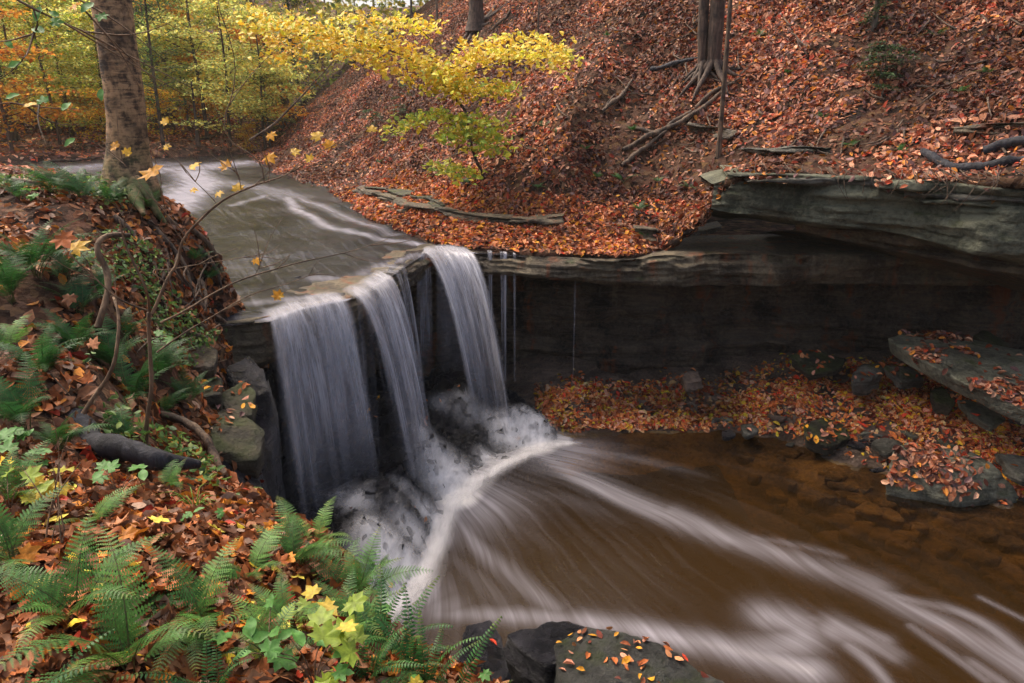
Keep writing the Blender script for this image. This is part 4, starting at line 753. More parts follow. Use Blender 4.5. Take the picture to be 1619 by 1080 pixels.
# ------------------------------------------------------------------ big trunk on the left mound
bt = PD(205, 302, 8.9); bt[2] -= .1
tree = ob('maple_tree', None, label='big tan barked tree trunk rising from the left mound before the stream', cat='tree', loc=bt)
g = Geo(); pth = [PD(207, 318, 8.95), PD(207, 296, 8.95), PD(203, 270, 8.95), PD(202, 220, 8.95), PD(197, 150, 8.95), PD(186, 80, 8.95), PD(176, 0, 9.0), PD(166, -80, 9.0), PD(150, -250, 9.1), PD(150, -420, 9.1)]
p_ = np.array(pth) - bt; tube(g, resamp(p_, n=90, sm=1), np.interp(np.linspace(0, 1, 90), [0, .06, .12, .2, .5, .8, 1], [.36, .29, .235, .212, .21, .2, .17]), 40, wob=.045, seed=4); ob('trunk', g.mesh('trunk', m_bigbark, True), tree)
for k, L in enumerate([[(215, 285, 8.7), (232, 300, 8.55), (245, 325, 8.5), (262, 350, 8.5)], [(200, 285, 8.7), (185, 302, 8.5), (165, 312, 8.3)], [(225, 292, 8.9), (245, 312, 9.0), (262, 340, 8.9)], [(210, 295, 8.6), (215, 312, 8.4), (225, 335, 8.2)]]):
    g = Geo(); tube(g, sp([PD(*q) - bt - np.array([0, 0, .04]) for q in L], 20, .02, k), [.1, .075, .05, .025], 9, wob=.2, seed=k); ob('root', g.mesh('root', m_bigbark, True), tree)
# roots over the mound down to the water
for k, L in enumerate([[(262, 348), (290, 372), (318, 400), (335, 430), (345, 465)], [(230, 350), (262, 380), (285, 420), (300, 455)], [(300, 360), (325, 385), (345, 420), (352, 452)], [(180, 350), (210, 372), (232, 400), (240, 440)], [(270, 480), (300, 492), (335, 500), (365, 520), (385, 560)],
     [(290, 505), (325, 520), (355, 540), (372, 570)], [(300, 470), (318, 492), (350, 508)], [(310, 440), (320, 470), (322, 500)], [(255, 395), (265, 420), (250, 450)], [(280, 520), (320, 545), (365, 550), (390, 585)]]):
    g = Geo(); tube(g, sp([hit(a, b, .03)[0] - bt for a, b in L], 22, .05, 20 + k), [.035, .03, .025, .012], 7, wob=.2, seed=k); ob('root', g.mesh('root', m_root, True), tree)
r = np.random.default_rng(12)
for k in range(26):
    a, b = r.uniform(245, 350), r.uniform(370, 545); q = [(a, b)]
    for j in range(3): q.append((q[-1][0] + r.uniform(-14, 18), q[-1][1] + r.uniform(4, 24)))
    g = Geo(); tube(g, sp([hit(x, y, .04)[0] - bt for x, y in q], 12, .06, 60 + k), [.012, .01, .006], 5); ob('rootlet', g.mesh('rootlet', m_root, True), tree)

# ------------------------------------------------------------------ slope trees
def slope_tree(base, lean, h, rad, mat, label, roots=5, stilt=0, seed=0, extra=0, cat='tree', crown=700, group=None, pal=PAL_YEL, flare=1.7):
    r = np.random.default_rng(seed); base = np.array(base); t = ob('tree', None, label=label, cat=cat, loc=base, group=group)
    lean = np.array(lean, float); g = Geo(); n = 26; s_ = np.linspace(0, 1, n); P = np.outer(s_, lean * h) + np.outer(s_ - s_ ** 2, [0, 0, .25 * h * (np.abs(lean[0]))]); P[:, 2] += stilt; P += .02 * h * s_[:, None] * np.stack([noise(P * .6 + seed, 1, k) for k in range(3)], 1)
    R_ = rad * (1 - .55 * s_) * (1 + (flare - 1) * np.exp(-s_ * h / .35)); tube(g, P, R_, 12, wob=.08, seed=seed); ob('trunk', g.mesh('trunk', mat, True), t)
    for k in range(roots):
        a = k * 6.28 / max(roots, 1) + r.uniform(-.4, .4); L = rad * r.uniform(3, 5); q = [np.array([0, 0, stilt + rad * 1.2])]
        for u in (.35, .7, 1.0):
            x, y = base[0] + math.cos(a) * L * u, base[1] + math.sin(a) * L * u; zz = drop(x, y, base[2] + 3)[2] - base[2]; q.append(np.array([math.cos(a) * L * u, math.sin(a) * L * u, zz * (u if stilt else 1) + .02 + (stilt * (1 - u) * .5)]))
        g = Geo(); tube(g, sp(q, 14, .03, seed + k), [rad * .5, rad * .35, rad * .25, rad * .1], 7, wob=.15, seed=k); ob('root', g.mesh('root', mat, True), t)
    gl = Geo(); 
    for k in range(7 if crown else 0):
        s0 = r.uniform(.45, .95); b0 = P[int(s0 * (n - 1))]; a = r.uniform(0, 6.28); L = h * r.uniform(.15, .3); q = [b0, b0 + np.array([math.cos(a) * L * .5, math.sin(a) * L * .5, L * .35]), b0 + np.array([math.cos(a) * L, math.sin(a) * L, L * .5])]
        g = Geo(); tube(g, sp(q, 10, .05, k), [rad * .3, rad * .18, rad * .05], 6); ob('limb', g.mesh('limb', mat, True), t); m_ = crown // 7
        u = r.uniform(.2, 1.1, m_); c = np.outer(1 - u, q[0]) + np.outer(u, q[2]) + r.standard_normal((m_, 3)) * [.6, .6, .35]; leaves(gl, c, np.tile([0, 0, 1.], (m_, 1)), .14, pal, T2, r, .5)
    if crown: ob('crown', gl.mesh('crown', m_far), t)
    return t
hb = lambda a, b: hit(a, b, -.05)[0]
slope_tree(hb(752, 48), (.01, .0, 1), 9, .27, m_bark, 'thick dark trunk on top of the slope right of the yellow sapling', 6, seed=1)
t = slope_tree(hb(1128, 112), (-.02, 0, 1), 9, .17, m_bark, 'tree standing on stilted tangled roots on the right slope', 11, .12, seed=2, flare=.75)
slope_tree(hb(1118, 108) + [-.12, 0, 0], (-.06, .03, 1), 8, .12, m_bark, 'second stem beside the stilted tree leaning slightly left', 7, .08, seed=3, flare=.75)
slope_tree(hb(1134, 250), (-.005, 0, 1), 9, .045, m_root, 'slim pole sapling in front of the stilted tree', 2, seed=4, crown=250, flare=1.2)
slope_tree(hb(1380, 48), (.02, 0, 1), 7, .05, m_barkg, 'slim pole sapling near the top right of the slope', 2, seed=5, crown=250, flare=1.2)
slope_tree(hb(850, 60), (.01, 0, 1), 6, .025, m_barkg, 'very thin pole to the right of the hilltop trunk', 0, seed=6, crown=150, flare=1)
slope_tree(hb(460, 188), (-.27, 0, 1), 12, .2, m_bark, 'dark trunk leaning left over the stream from the slope foot', 4, seed=7, crown=500)
for k, (a, b, le, ra, lab) in enumerate([(535, 42, 0, .24, 'thick dark hilltop trunk behind the yellow sapling crown'), (592, 36, .02, .2, 'dark hilltop trunk right of the thick one behind the yellow crown'), (500, 105, -.03, .16, 'dark trunk behind the left end of the yellow sapling'), (484, 125, -.12, .12, 'thin dark trunk leaning over the slope at left'), (560, 30, .05, .1, 'thin trunk between the two hilltop trunks'), (650, 25, 0, .07, 'slim grey trunk on the slope left of the thick hilltop trunk'), (690, 40, .01, .05, 'thin sapling stem just left of the hilltop trunk'), (520, 60, -.05, .13, 'grey trunk just left of the thick hilltop trunk')]):
    slope_tree(hb(a, b), (le, 0, 1), 10, ra, m_bark if k % 3 else m_barkg, lab, 4, seed=20 + k, crown=450)
wood('log', 'dead trunk leaning from the slope foot up to the yellow sapling', 'log', [hb(452, 192) + [0, 0, .1], hb(490, 150) + [0, -.3, .4], PD(550, 78, hit(520, 110)[2] - .4)], [.17, .15, .12], m_barkg, 9, .05, 12)
for k, (L, lab) in enumerate([([(395, 222), (440, 190), (470, 160), (540, 80)], 'thin bare stem slanting beside the leaning dead trunk')]):
    wood('branch', lab, 'branch', [PD(a, b, 19) for a, b in L], [.03, .02, .01], m_root, 95)
# left forest trees one can tell apart
def lt(a, b, ra, h, lean, mat, lab, seed, crown=600, pal=PAL_ORG): slope_tree(hb(a, b), (lean, 0, 1), h, ra, mat, lab, 4, seed=seed, crown=crown, pal=pal)
lt(22, 224, .2, 12, -.03, m_bark, 'dark trunk at the far left edge of the woods', 51)
lt(96, 212, .1, 10, -.06, m_root, 'slender reddish stem leaning left behind the ferny mound', 52)
lt(78, 206, .06, 9, -.05, m_root, 'thinnest sapling stem left of the slender reddish stem', 53)
lt(134, 168, .22, 12, -.02, m_bark, 'straight dark trunk deep in the woods left of the big trunk', 54)
lt(116, 165, .14, 11, -.03, m_bark, 'narrow dark trunk beside the straight dark trunk', 55)
lt(246, 178, .35, 14, 0, m_barkg, 'pale hazy trunk just right of the big trunk', 56)
lt(298, 176, .25, 14, .02, m_barkg, 'distant grey trunk above the middle of the stream', 57)
lt(314, 232, .09, 3, 0, m_bark, 'short dark snag at the far end of the stream', 58, 0)
lt(160, 172, .16, 12, .02, m_bark, 'distant trunk half hidden behind the big trunk', 59)

# ------------------------------------------------------------------ background woods
def woods_proto(seed, pal, h, nl, ls, bark, spread, dens):
    r = np.random.default_rng(seed); tr_, cr = Geo(), Geo(); n = 16; s_ = np.linspace(0, 1, n); P = np.column_stack([.25 * noise(np.column_stack([s_ * 2, s_ * 0, s_ * 0]) + seed, 1, 1) * s_, .25 * noise(np.column_stack([s_ * 2, s_ * 0, s_ * 0]), 1, seed), s_ * h])
    tube(tr_, P, np.linspace(.011 * h, .003 * h, n), 7)
    for k in range(dens):
        u = r.uniform(.08, .98); b0 = np.array([np.interp(u, s_, P[:, q]) for q in range(3)]); a = r.uniform(0, 6.28); L = spread * (1.15 - u * .6) * r.uniform(.5, 1.1); d = np.array([math.cos(a), math.sin(a), 0])
        e = b0 + d * L + [0, 0, L * r.uniform(-.1, .35)]; mi = (b0 + e) / 2 + [0, 0, .12 * L]; q = sp([b0, mi, e], 8, .06, k); tube(tr_, q, [.006 * L + .006, .004], 4)
        m_ = nl // dens; t_ = r.beta(2, 1.3, m_); idx = (t_ * 7).astype(int); side = np.cross(d, [0, 0, 1]); c = q[idx] + np.outer(r.standard_normal(m_) * .28 * L * (.4 + t_), side) * .8 + r.standard_normal((m_, 3)) * [.12, .12, .09]
        leaves(cr, c, np.tile([0, 0, 1.], (m_, 1)), ls, pal, T2, r, .45)
    return tr_.mesh('trunk', bark, True), cr.mesh('crown', m_far)
protos = [woods_proto(1, PAL_WOOD, 8, 4600, .17, m_bark, 3.0, 34), woods_proto(2, PAL_WOOD + PAL_YG, 7, 4600, .16, m_root, 2.8, 36), woods_proto(3, PAL_ORG, 6, 2600, .18, m_root, 2.6, 26), woods_proto(4, PAL_HEM + PAL_GRN[:1], 10, 4600, .12, m_bark, 2.8, 56), woods_proto(5, PAL_WOOD + PAL_YG + PAL_GRN, 9, 3800, .15, m_barkg, 3.2, 38), woods_proto(6, PAL_YEL + PAL_ORG, 3.2, 1800, .14, m_root, 1.7, 22)]
labs = ['yellow leaved understory tree in the hazy woods', 'yellow green sapling tree in the hazy woods', 'orange leaved small tree in the hazy woods', 'dark green hemlock in the hazy woods', 'light green tree in the hazy woods', 'low golden bush at the woods edge']
r = np.random.default_rng(31); placed = []; tries = 0
while len(placed) < 84 and tries < 6000:
    tries += 1; d = r.uniform(26, 64) if tries % 3 else r.uniform(34, 48); a = r.uniform(-.86, -.17); x, y = a * d, d
    if y > 13 and x > np.interp(y, [13, 16, 22, 31, 36, 48, 64], [-2, -2, -4.6, -9.5, -11.5, -14.5, -17]): continue
    z = floor_z(np.array([[x, y]]))[0]
    if z < .28: continue
    if any((x - q[0]) ** 2 + (y - q[1]) ** 2 < 3.0 for q in placed): continue
    k = r.choice(6, p=[.29, .22, .17, .06, .12, .14]); 
    if y < 33: k = [5, 2][r.integers(2)]
    placed.append((x, y)); o = ob(['understory_tree', 'understory_tree', 'understory_tree', 'hemlock_tree', 'understory_tree', 'golden_bush'][k], None, label=labs[k], cat='bush' if k == 5 else 'tree', group=['yellow trees in the far woods', 'yellow green saplings in the far woods', 'orange trees in the far woods', 'hemlocks in the far woods', 'light green trees in the far woods', 'golden bushes at the woods edge'][k], loc=(x, y, z - .05), rot=(0, 0, r.uniform(0, 6.28)), scale=float(r.uniform(.8, 1.3)))
    ob('trunk', protos[k][0], o); ob('crown', protos[k][1], o)
for a, b, k, s_ in [(428, 232, 3, .45), (448, 205, 1, .5), (470, 165, 3, .6), (490, 130, 4, .6), (510, 90, 1, .7), (545, 60, 0, .8), (610, 20, 4, .7), (395, 243, 5, .5)]:
    p = hit(a, b)[0]; o = ob('hemlock_tree' if k == 3 else 'understory_tree', None, label=f"{['yellow', 'yellow green', 'orange', 'dark green hemlock', 'light green', 'low golden'][k]} tree at the stream bend by the slope, {['smallest', 'lowest', 'second', 'middle', 'upper', 'topmost'][min(5, int(s_ * 10) - 4)]}", cat='tree', group='trees at the stream bend ' + str(['yellow', 'lime', 'orange', 'dark', 'pale', 'golden'][k]), loc=p, rot=(0, 0, a), scale=s_); ob('trunk', protos[k][0], o); ob('crown', protos[k][1], o)
# far mass of woods that reads as one
g = Geo(); m_ = 90000; a = r.uniform(-1.1, .95, m_); d = r.uniform(58, 84, m_); x = a * d; up = r.uniform(0, 1, m_) ** 1.25 * 30; z = np.where(a < -.1, floor_z(np.column_stack([x, d])), np.maximum(floor_z(np.column_stack([x, d])), 9)) + up; c = np.column_stack([x, d, z]); kk = fbm(c, .16, 3, 3)  # unseen upper tier added to keep low sky out of the stream's reflection
for pal, lo, hi in ((PAL_YG + PAL_WOOD, -9, -.25), (PAL_WOOD, -.25, .5), (PAL_ORG + PAL_WOOD, .5, 9)):
    for bigl in (0, 1):
        s_ = (kk >= lo) & (kk < hi) & ((up > 11) == bool(bigl)); leaves(g, c[s_], np.tile([0, -.5, .8], (s_.sum(), 1)), [.5, 1.1][bigl], pal, T2, r, .6, 1.0)
ob('distant_woods', g.mesh('distant_woods', m_far), kind='stuff')

# ------------------------------------------------------------------ yellow beech sapling on the slope
bp, bn, bd = hit(765, 282); bd = bp[1]
bt2 = ob('beech_sapling', None, label='yellow leaved sapling with tiered branches growing on the leafy slope', cat='sapling', loc=bp)
def bl(L, dd=0, n=20): return sp([PD(a, b, bd + dd + (c[0] if c else 0)) - bp for a, b, *c in L], n, .03, int(L[0][0]))
def bt_add(nm, L, rad, dd=0):
    g = Geo(); tube(g, bl(L, dd), rad, 7); ob(nm, g.mesh(nm, m_bark, True), bt2)
bt_add('trunk', [(766, 284), (758, 262), (748, 240), (742, 215), (738, 180), (722, 160), (698, 128), (672, 106), (640, 90)], [.035, .03, .024, .018])
bt_add('limb', [(640, 90), (600, 74), (560, 62), (500, 55), (430, 52)], [.018, .012, .005])
bt_add('limb', [(700, 130), (745, 112), (790, 100), (840, 92), (890, 94)], [.014, .01, .004], -.2)
bt_add('limb', [(672, 106), (690, 80), (672, 50), (620, 30), (560, 25)], [.012, .009, .004], .3)
bt_add('limb', [(738, 180), (770, 160), (812, 148)], [.01, .007, .003], .1)
bt_add('limb', [(742, 210), (700, 190), (660, 190), (618, 208)], [.01, .007, .003], -.3)
bt_add('limb', [(745, 225), (770, 200), (795, 200)], [.008, .004], -.2)
bt_add('limb', [(755, 255), (730, 268), (700, 262)], [.008, .004], -.3)
r = np.random.default_rng(8); LP, LC = [], []
for L, th_, n, dd, pal in [([(395, 48), (450, 45), (520, 55), (590, 65), (650, 88), (700, 120)], 20, 620, 0, PAL_YEL), ([(430, 95), (500, 70), (570, 90), (620, 112), (660, 130)], 12, 200, .3, PAL_YEL), ([(550, 28), (610, 38), (660, 42), (692, 42)], 12, 150, .3, PAL_YEL), ([(690, 125), (740, 95), (790, 80), (850, 85), (900, 96)], 19, 430, -.2, PAL_YEL), ([(720, 70), (790, 62), (850, 60), (880, 78)], 8, 70, .1, PAL_YEL),
                       ([(680, 140), (720, 130), (770, 142), (815, 140)], 14, 240, .1, PAL_YEL + PAL_YG), ([(680, 110), (710, 128), (740, 150)], 16, 160, 0, PAL_YEL), ([(615, 210), (650, 190), (690, 183), (740, 190), (795, 198)], 10, 230, -.3, PAL_YG), ([(700, 215), (745, 212), (795, 222)], 14, 190, -.2, PAL_YG), ([(685, 262), (715, 270), (755, 275)], 9, 90, -.3, PAL_YG), ([(740, 235), (795, 240)], 9, 40, -.2, PAL_YG)]:
    A = resamp(np.array([PD(a, b, bd + dd) for a, b in L]), n=200, sm=1); n = int(n * 1.7); q = A[r.integers(0, 200, n)] + r.standard_normal((n, 3)) * [.16, .45, 1.25 * th_ / FPX * bd * .42]; LP.append(q - bp); LC.append(pick(pal, n, r, 1.15, .2))
LP = np.vstack(LP); LC = np.vstack(LC); pm = r.permutation(len(LP)); LP, LC = LP[pm], LC[pm]
Vb, fb = tmpl_beech(.35, 2); BM = [mesh('leaf', Vb, fb, m_green, np.tile(c, (len(Vb), 1))) for c in LC[:16]]
for p in LP[:290]:
    q = Vector((r.normal(0, .35), -.35 + r.normal(0, .35), 1)).to_track_quat('Z', 'Y') @ Quaternion((0, 0, 1), r.uniform(0, 6.28)); o = ob('leaf', BM[r.integers(16)], bt2, loc=p, scale=float(r.uniform(.13, .18))); o.rotation_mode = 'QUATERNION'; o.rotation_quaternion = q
g = Geo(); leaves(g, LP[290:], np.tile([0, -.35, 1.], (len(LP) - 290, 1)), .145, None, tmpl_beech(.35, 2), r, .4, cols=LC[290:]); ob('foliage', g.mesh('foliage', m_green), bt2, kind='stuff')

# ------------------------------------------------------------------ ferns
def frond_mesh(seed, kind=0, n=22, col=lin(92, 134, 80)):
    r = np.random.default_rng(seed); g = Geo(); th0, th1 = (math.radians(72), math.radians(-12)) if kind == 0 else (math.radians(78), math.radians(10)); m_ = 40; a = np.linspace(th0, th1 + r.uniform(-.3, .3), m_); ds = 1 / m_
    bend = r.uniform(-.25, .25); yaw = np.linspace(0, bend, m_); P = np.cumsum(np.column_stack([np.cos(a) * np.sin(yaw), np.cos(a) * np.cos(yaw), np.sin(a)]) * ds, axis=0); P -= P[0]
    tube(g, P[::3], np.linspace(.006, .0015, len(P[::3])), 4, col=lin(96, 100, 56)); T = np.gradient(P, axis=0); T /= np.linalg.norm(T, axis=1)[:, None]
    s0 = .22 if kind == 0 else .12
    for k in range(n):
        u = s0 + (1 - s0) * (k + .5) / n; p = np.array([np.interp(u, np.linspace(0, 1, m_), P[:, q]) for q in range(3)]); t = T[min(int(u * m_), m_ - 1)]
        v = (u - s0) / (1 - s0); L = (.215 * (1 - v) ** .85 * (.45 + .55 * smooth(0, .25, v)) if kind == 0 else .1 * (1 - v) ** .6) + .008
        for sg in (-1, 1):
            sd_ = np.cross(t, [0, 0, 1]); sd_ /= np.linalg.norm(sd_); ax = sd_ * sg * math.cos(.42) + t * math.sin(.42) + np.array([0, 0, r.uniform(-.22, .05)]); ax /= np.linalg.norm(ax); nr = np.cross(ax, t) * -sg; nr /= np.linalg.norm(nr); wd = np.cross(nr, ax)
            c = np.array(col[:3]) * r.uniform(.7, 1.3) * (np.array([1.7, .95, .6]) if v > .8 and seed % 3 == 0 else 1) * np.array([1 + r.uniform(-.1, .25) * (r.random() < .3), 1, 1])
            if kind == 0:
                mm = 8; V = []; f = []
                for j in range(mm):
                    w_ = (j + .3) / mm; pw = L * .17 * (1 - w_) ** .7 + .003; b0 = p + ax * L * w_; dr = -.12 * L * w_ * w_ * np.array([0, 0, 1])
                    for s2 in (-1, 1):
                        tip = b0 + wd * s2 * pw + ax * pw * .55 + dr; a1_ = b0 + dr - ax * L * .035; a2_ = b0 + ax * L * .085 + dr; i = len(V); V += [a1_, tip, a2_]; f.append([i, i + 1, i + 2] if s2 > 0 else [i, i + 2, i + 1])
                g.add(V, f3=f, col=c)
            else:
                w_ = .0105; V = [p, p + ax * L * .3 + wd * w_, p + ax * L * .3 - wd * w_ * 1.1, p + ax * L * .75 + wd * w_ * .7 - [0, 0, .008], p + ax * L * .75 - wd * w_ * .7 - [0, 0, .008], p + ax * L - [0, 0, .02]]
                g.add(V, f3=[[0, 1, 2], [1, 3, 4], [1, 4, 2], [3, 5, 4]], col=c)
    return g.mesh('frond', m_green)
FR = [[frond_mesh(k, 0, 22, c) for k, c in enumerate([lin(92, 140, 62), lin(78, 124, 56), lin(108, 150, 66), lin(84, 128, 60)])], [frond_mesh(k, 1, 24, c) for k, c in enumerate([lin(64, 112, 56), lin(54, 98, 50), lin(76, 124, 60), lin(66, 108, 56)])], [frond_mesh(10 + k, 0, 20, c) for k, c in enumerate([lin(56, 104, 48), lin(66, 118, 54), lin(48, 92, 46), lin(60, 108, 52)])]]
def fern(px, py, L, nf, kind, label, seed, az=None, spread=6.28, pos=None, tilt=0):
    r = np.random.default_rng(seed); p = hit(px, py, -.01)[0] if pos is None else pos; o = ob('fern', None, label=label, cat='fern', loc=p, group='ferns on the near bank')
    for k in range(nf):
        a = (r.uniform(0, 6.28) if az is None else az + (k / max(nf - 1, 1) - .5) * spread + r.uniform(-.2, .2)); f_ = ob('frond', FR[kind][r.integers(4)], o, loc=r.normal(0, .012, 3), rot=(r.uniform(-.1, .4) + tilt, r.uniform(-.2, .2), a), scale=float(L * .88 * r.uniform(.65, 1.1)))
F_ = [(215, 1075, .62, 8, 0, 'tall feathery fern at the bottom left, nearest full plant'), (130, 985, .5, 7, 0, 'fern with wide fronds standing left of the tall feathery fern'), (45, 1150, .5, 6, 1, 'narrow leathery fern in the bottom left corner'), (330, 1010, .5, 7, 0, 'fern between the tall feathery fern and the maple seedlings'), (400, 925, .45, 7, 0, 'fern with spread fronds over brown leaves left of the falls foot'), (470, 905, .48, 9, 0, 'dense bright fern at the edge above the white water'), (560, 960, .5, 8, 0, 'fern with fronds reaching over the white water'), (500, 880, .42, 6, 0, 'upright fern outlined against the black rocks'),
      (590, 1080, .4, 8, 1, 'dark narrow fern below the yellow maple leaves'), (650, 1085, .46, 9, 1, 'tall dark narrow fern before the pool foam'), (725, 1110, .42, 7, 1, 'narrow fern nearest the dark wet block rock'), (430, 1060, .38, 6, 0, 'low fern under the green seedlings'), (30, 900, .45, 7, 0, 'fern at the left edge below the yellow leaf plant'), (20, 800, .42, 6, 0, 'fern at the left edge beside the black log'), (150, 835, .35, 5, 0, 'small fern below the green leaf plant'),
      (215, 640, .6, 8, 2, 'fern behind the thin sapling stem above the black log'), (250, 600, .55, 7, 2, 'fern right behind the sapling fork'), (180, 590, .55, 7, 2, 'fern in the middle of the left bank'), (300, 640, .45, 6, 2, 'fern hanging toward the mossy rock'), (40, 680, .55, 7, 2, 'fern at the left edge above the black log'), (90, 720, .4, 5, 2, 'small fern tucked against the black log'), (60, 440, .7, 8, 2, 'broad deep green fern on the upper left bank'), (20, 480, .65, 7, 2, 'deep green fern at the left edge of the upper bank'), (110, 450, .6, 7, 2, 'deep green fern right of the broad one on the upper bank'),
      (20, 560, .5, 6, 0, 'pale fern at the left edge mid bank'), (90, 312, .6, 8, 2, 'fern clump left of the big trunk on the mound'), (130, 318, .6, 8, 2, 'fern clump at the foot of the big trunk left side'), (175, 325, .5, 7, 2, 'fern directly in front of the big trunk foot'), (235, 335, .42, 6, 0, 'small fern right of the big trunk foot'), (30, 320, .5, 6, 2, 'fern at far left of the mound'), (165, 480, .5, 6, 2, 'fern under the arching roots'), (310, 420, .4, 6, 2, 'fern hanging on the mound side by the stream'), (330, 445, .35, 5, 2, 'small fern at the right tip of the mound'), (345, 1120, .4, 6, 1, 'dark fern at the bottom edge'), (270, 780, .35, 5, 0, 'small fern beside the bright mossy rock'), (200, 700, .4, 5, 2, 'fern drooping over the black log'), (600, 905, .4, 5, 0, 'outermost fern leaning over the foam'),
      (600, 1040, .42, 9, 1, 'narrow fern standing just behind the yellow maple leaves'), (640, 1050, .45, 10, 1, 'tallest narrow fern at the bottom, before the foam'), (680, 1100, .42, 9, 1, 'narrow fern right of the tallest narrow one'), (740, 1150, .4, 8, 1, 'narrow fern nearest the big mossy bottom rock'), (560, 1010, .4, 8, 0, 'feathery fern directly above the yellow maple leaves'), (620, 1000, .36, 8, 0, 'feathery fern on the bank rim over the foam'), (460, 1000, .42, 8, 0, 'feathery fern above the green seedlings'), (690, 1160, .35, 8, 1, 'short narrow fern at the bottom edge'),
      (120, 560, .5, 10, 2, 'deep green fern on the mid left bank above the crooked stem'), (70, 600, .5, 9, 2, 'deep green fern at mid left near the log'), (260, 660, .45, 9, 2, 'deep green fern under the bent limb'), (200, 540, .45, 9, 2, 'deep green fern behind the crooked stem'), (130, 500, .5, 9, 2, 'deep green fern in the dark hollow of the upper bank'), (270, 590, .4, 8, 2, 'deep green fern beside the leafy rock ledge')]
for k, q in enumerate(F_):
    q = list(q); q[2] *= 1.05 if (q[4] == 0 and q[1] > 850) else 1.1 if q[4] == 2 else 1.0; q[3] += 3 if q[4] == 2 else 0; fern(*q, 300 + k)
for k, (a, b, s_) in enumerate([(880, 215, .4), (945, 285, .35), (985, 290, .45), (690, 275, .4), (1000, 210, .3), (860, 205, .45), (1395, 130, .4), (1420, 245, .35), (1560, 120, .3), (1010, 335, .35), (1020, 378, .3), (740, 292, .35), (1090, 300, .3), (800, 250, .3), (925, 240, .3), (1040, 290, .25), (1200, 60, .35), (1300, 190, .3), (1480, 60, .35), (1520, 150, .3), (960, 60, .3), (600, 260, .3), (850, 300, .28), (1345, 235, .3), (1245, 120, .3)]):
    r2 = np.random.default_rng(k); p = hit(a, b, 0)[0]; o = ob('fern', None, label='small green fern tuft among fallen leaves on the slope', cat='fern', group='fern tufts on the slope', loc=p)
    for j in range(6): ob('frond', FR[2][j % 4], o, rot=(r2.uniform(-.3, .1), 0, r2.uniform(0, 6.28)), scale=s_)

r = np.random.default_rng(66); g = Geo(); P, nn = sample(ALLT['bank'], 3800, r, lambda c: inview(c, .1)[0] * (c[:, 1] > 3.4) * (c[:, 2] > 0) * patch(c, 1.1, .0, .5, 91), .1)
leaves(g, P + nn * r.uniform(.02, .16, (len(P), 1)), nn, .055, PAL_GRN, tmpl_oval(), r, .5); ob('ground_cover', g.mesh('ground_cover', m_green), kind='stuff')
g = Geo()
for k in range(46):   # fine roots hanging from the soil edge over the overhang
    px = r.uniform(1150, 1640); py = np.interp(px, [1140, 1200, 1300, 1400, 1619], [282, 270, 277, 283, 285]); p = PD(px, py, np.interp(px, [1140, 1200, 1300, 1400, 1619], [12.3, 12.0, 11.5, 11.0, 9.8]) - .12); L = r.uniform(.05, .45)
    tube(g, sp([p + [0, .25, .1], p + [r.normal(0, .12), -.02, r.uniform(-.04, .04)], p + [r.normal(0, .2), 0, -L]], 9, .06, k), [.009, .006, .002], 4)
ob('hanging_roots', g.mesh('hanging_roots', m_root, True), kind='stuff')
# ------------------------------------------------------------------ broad leaf seedlings
def leafset(pal, tms, n, r): return [mesh('leaf', tms[k % len(tms)][0], tms[k % len(tms)][1], m_green, np.tile(pick(pal, 1, r, 1, .1)[0], (len(tms[k % len(tms)][0]), 1))) for k in range(n)]
r = np.random.default_rng(4); LG = leafset([(lin(120, 168, 70), 2), (lin(96, 148, 68), 2)], [tmpl_maple(.12, 1), tmpl_beech(.1, 1)], 6, r); LY = leafset([(lin(184, 178, 58), 2), (lin(150, 172, 60), 3), (lin(206, 176, 58), 1)], [tmpl_maple(.12, 2), tmpl_maple(.2, 6)], 6, r); LO = leafset([(lin(236, 166, 40), 2), (lin(240, 190, 60), 2)], [tmpl_maple(.3, 2), tmpl_maple(-.2, 6)], 6, r)
LGm = [m for k, m in enumerate(LG) if k % 2 == 0]
def seedling(px, py, h, nleaf, ls, set_, label, seed, spread=.12, d=None):
    r = np.random.default_rng(seed); p = hit(px, py, -.01)[0]; o = ob('seedling', None, label=label, cat='plant', loc=p); g = Geo()
    for k in range(nleaf):
        a = r.uniform(0, 6.28); L = spread * r.uniform(.3, 1.3); e = np.array([math.cos(a) * L, math.sin(a) * L, h * r.uniform(.6, 1.05)]); tube(g, sp([(0, 0, 0), (e[0] * .2, e[1] * .2, e[2] * .7), e], 8), [.003, .0015], 4)
        q = Vector((r.normal(0, .3), -.25 + r.normal(0, .25), 1)).to_track_quat('Z', 'Y') @ Quaternion((0, 0, 1), r.uniform(0, 6.28)); l = ob('leaf', set_[r.integers(len(set_))], o, loc=e, scale=float(ls * r.uniform(.75, 1.2))); l.rotation_mode = 'QUATERNION'; l.rotation_quaternion = q
    ob('stem', g.mesh('stem', m_twig, True), o)
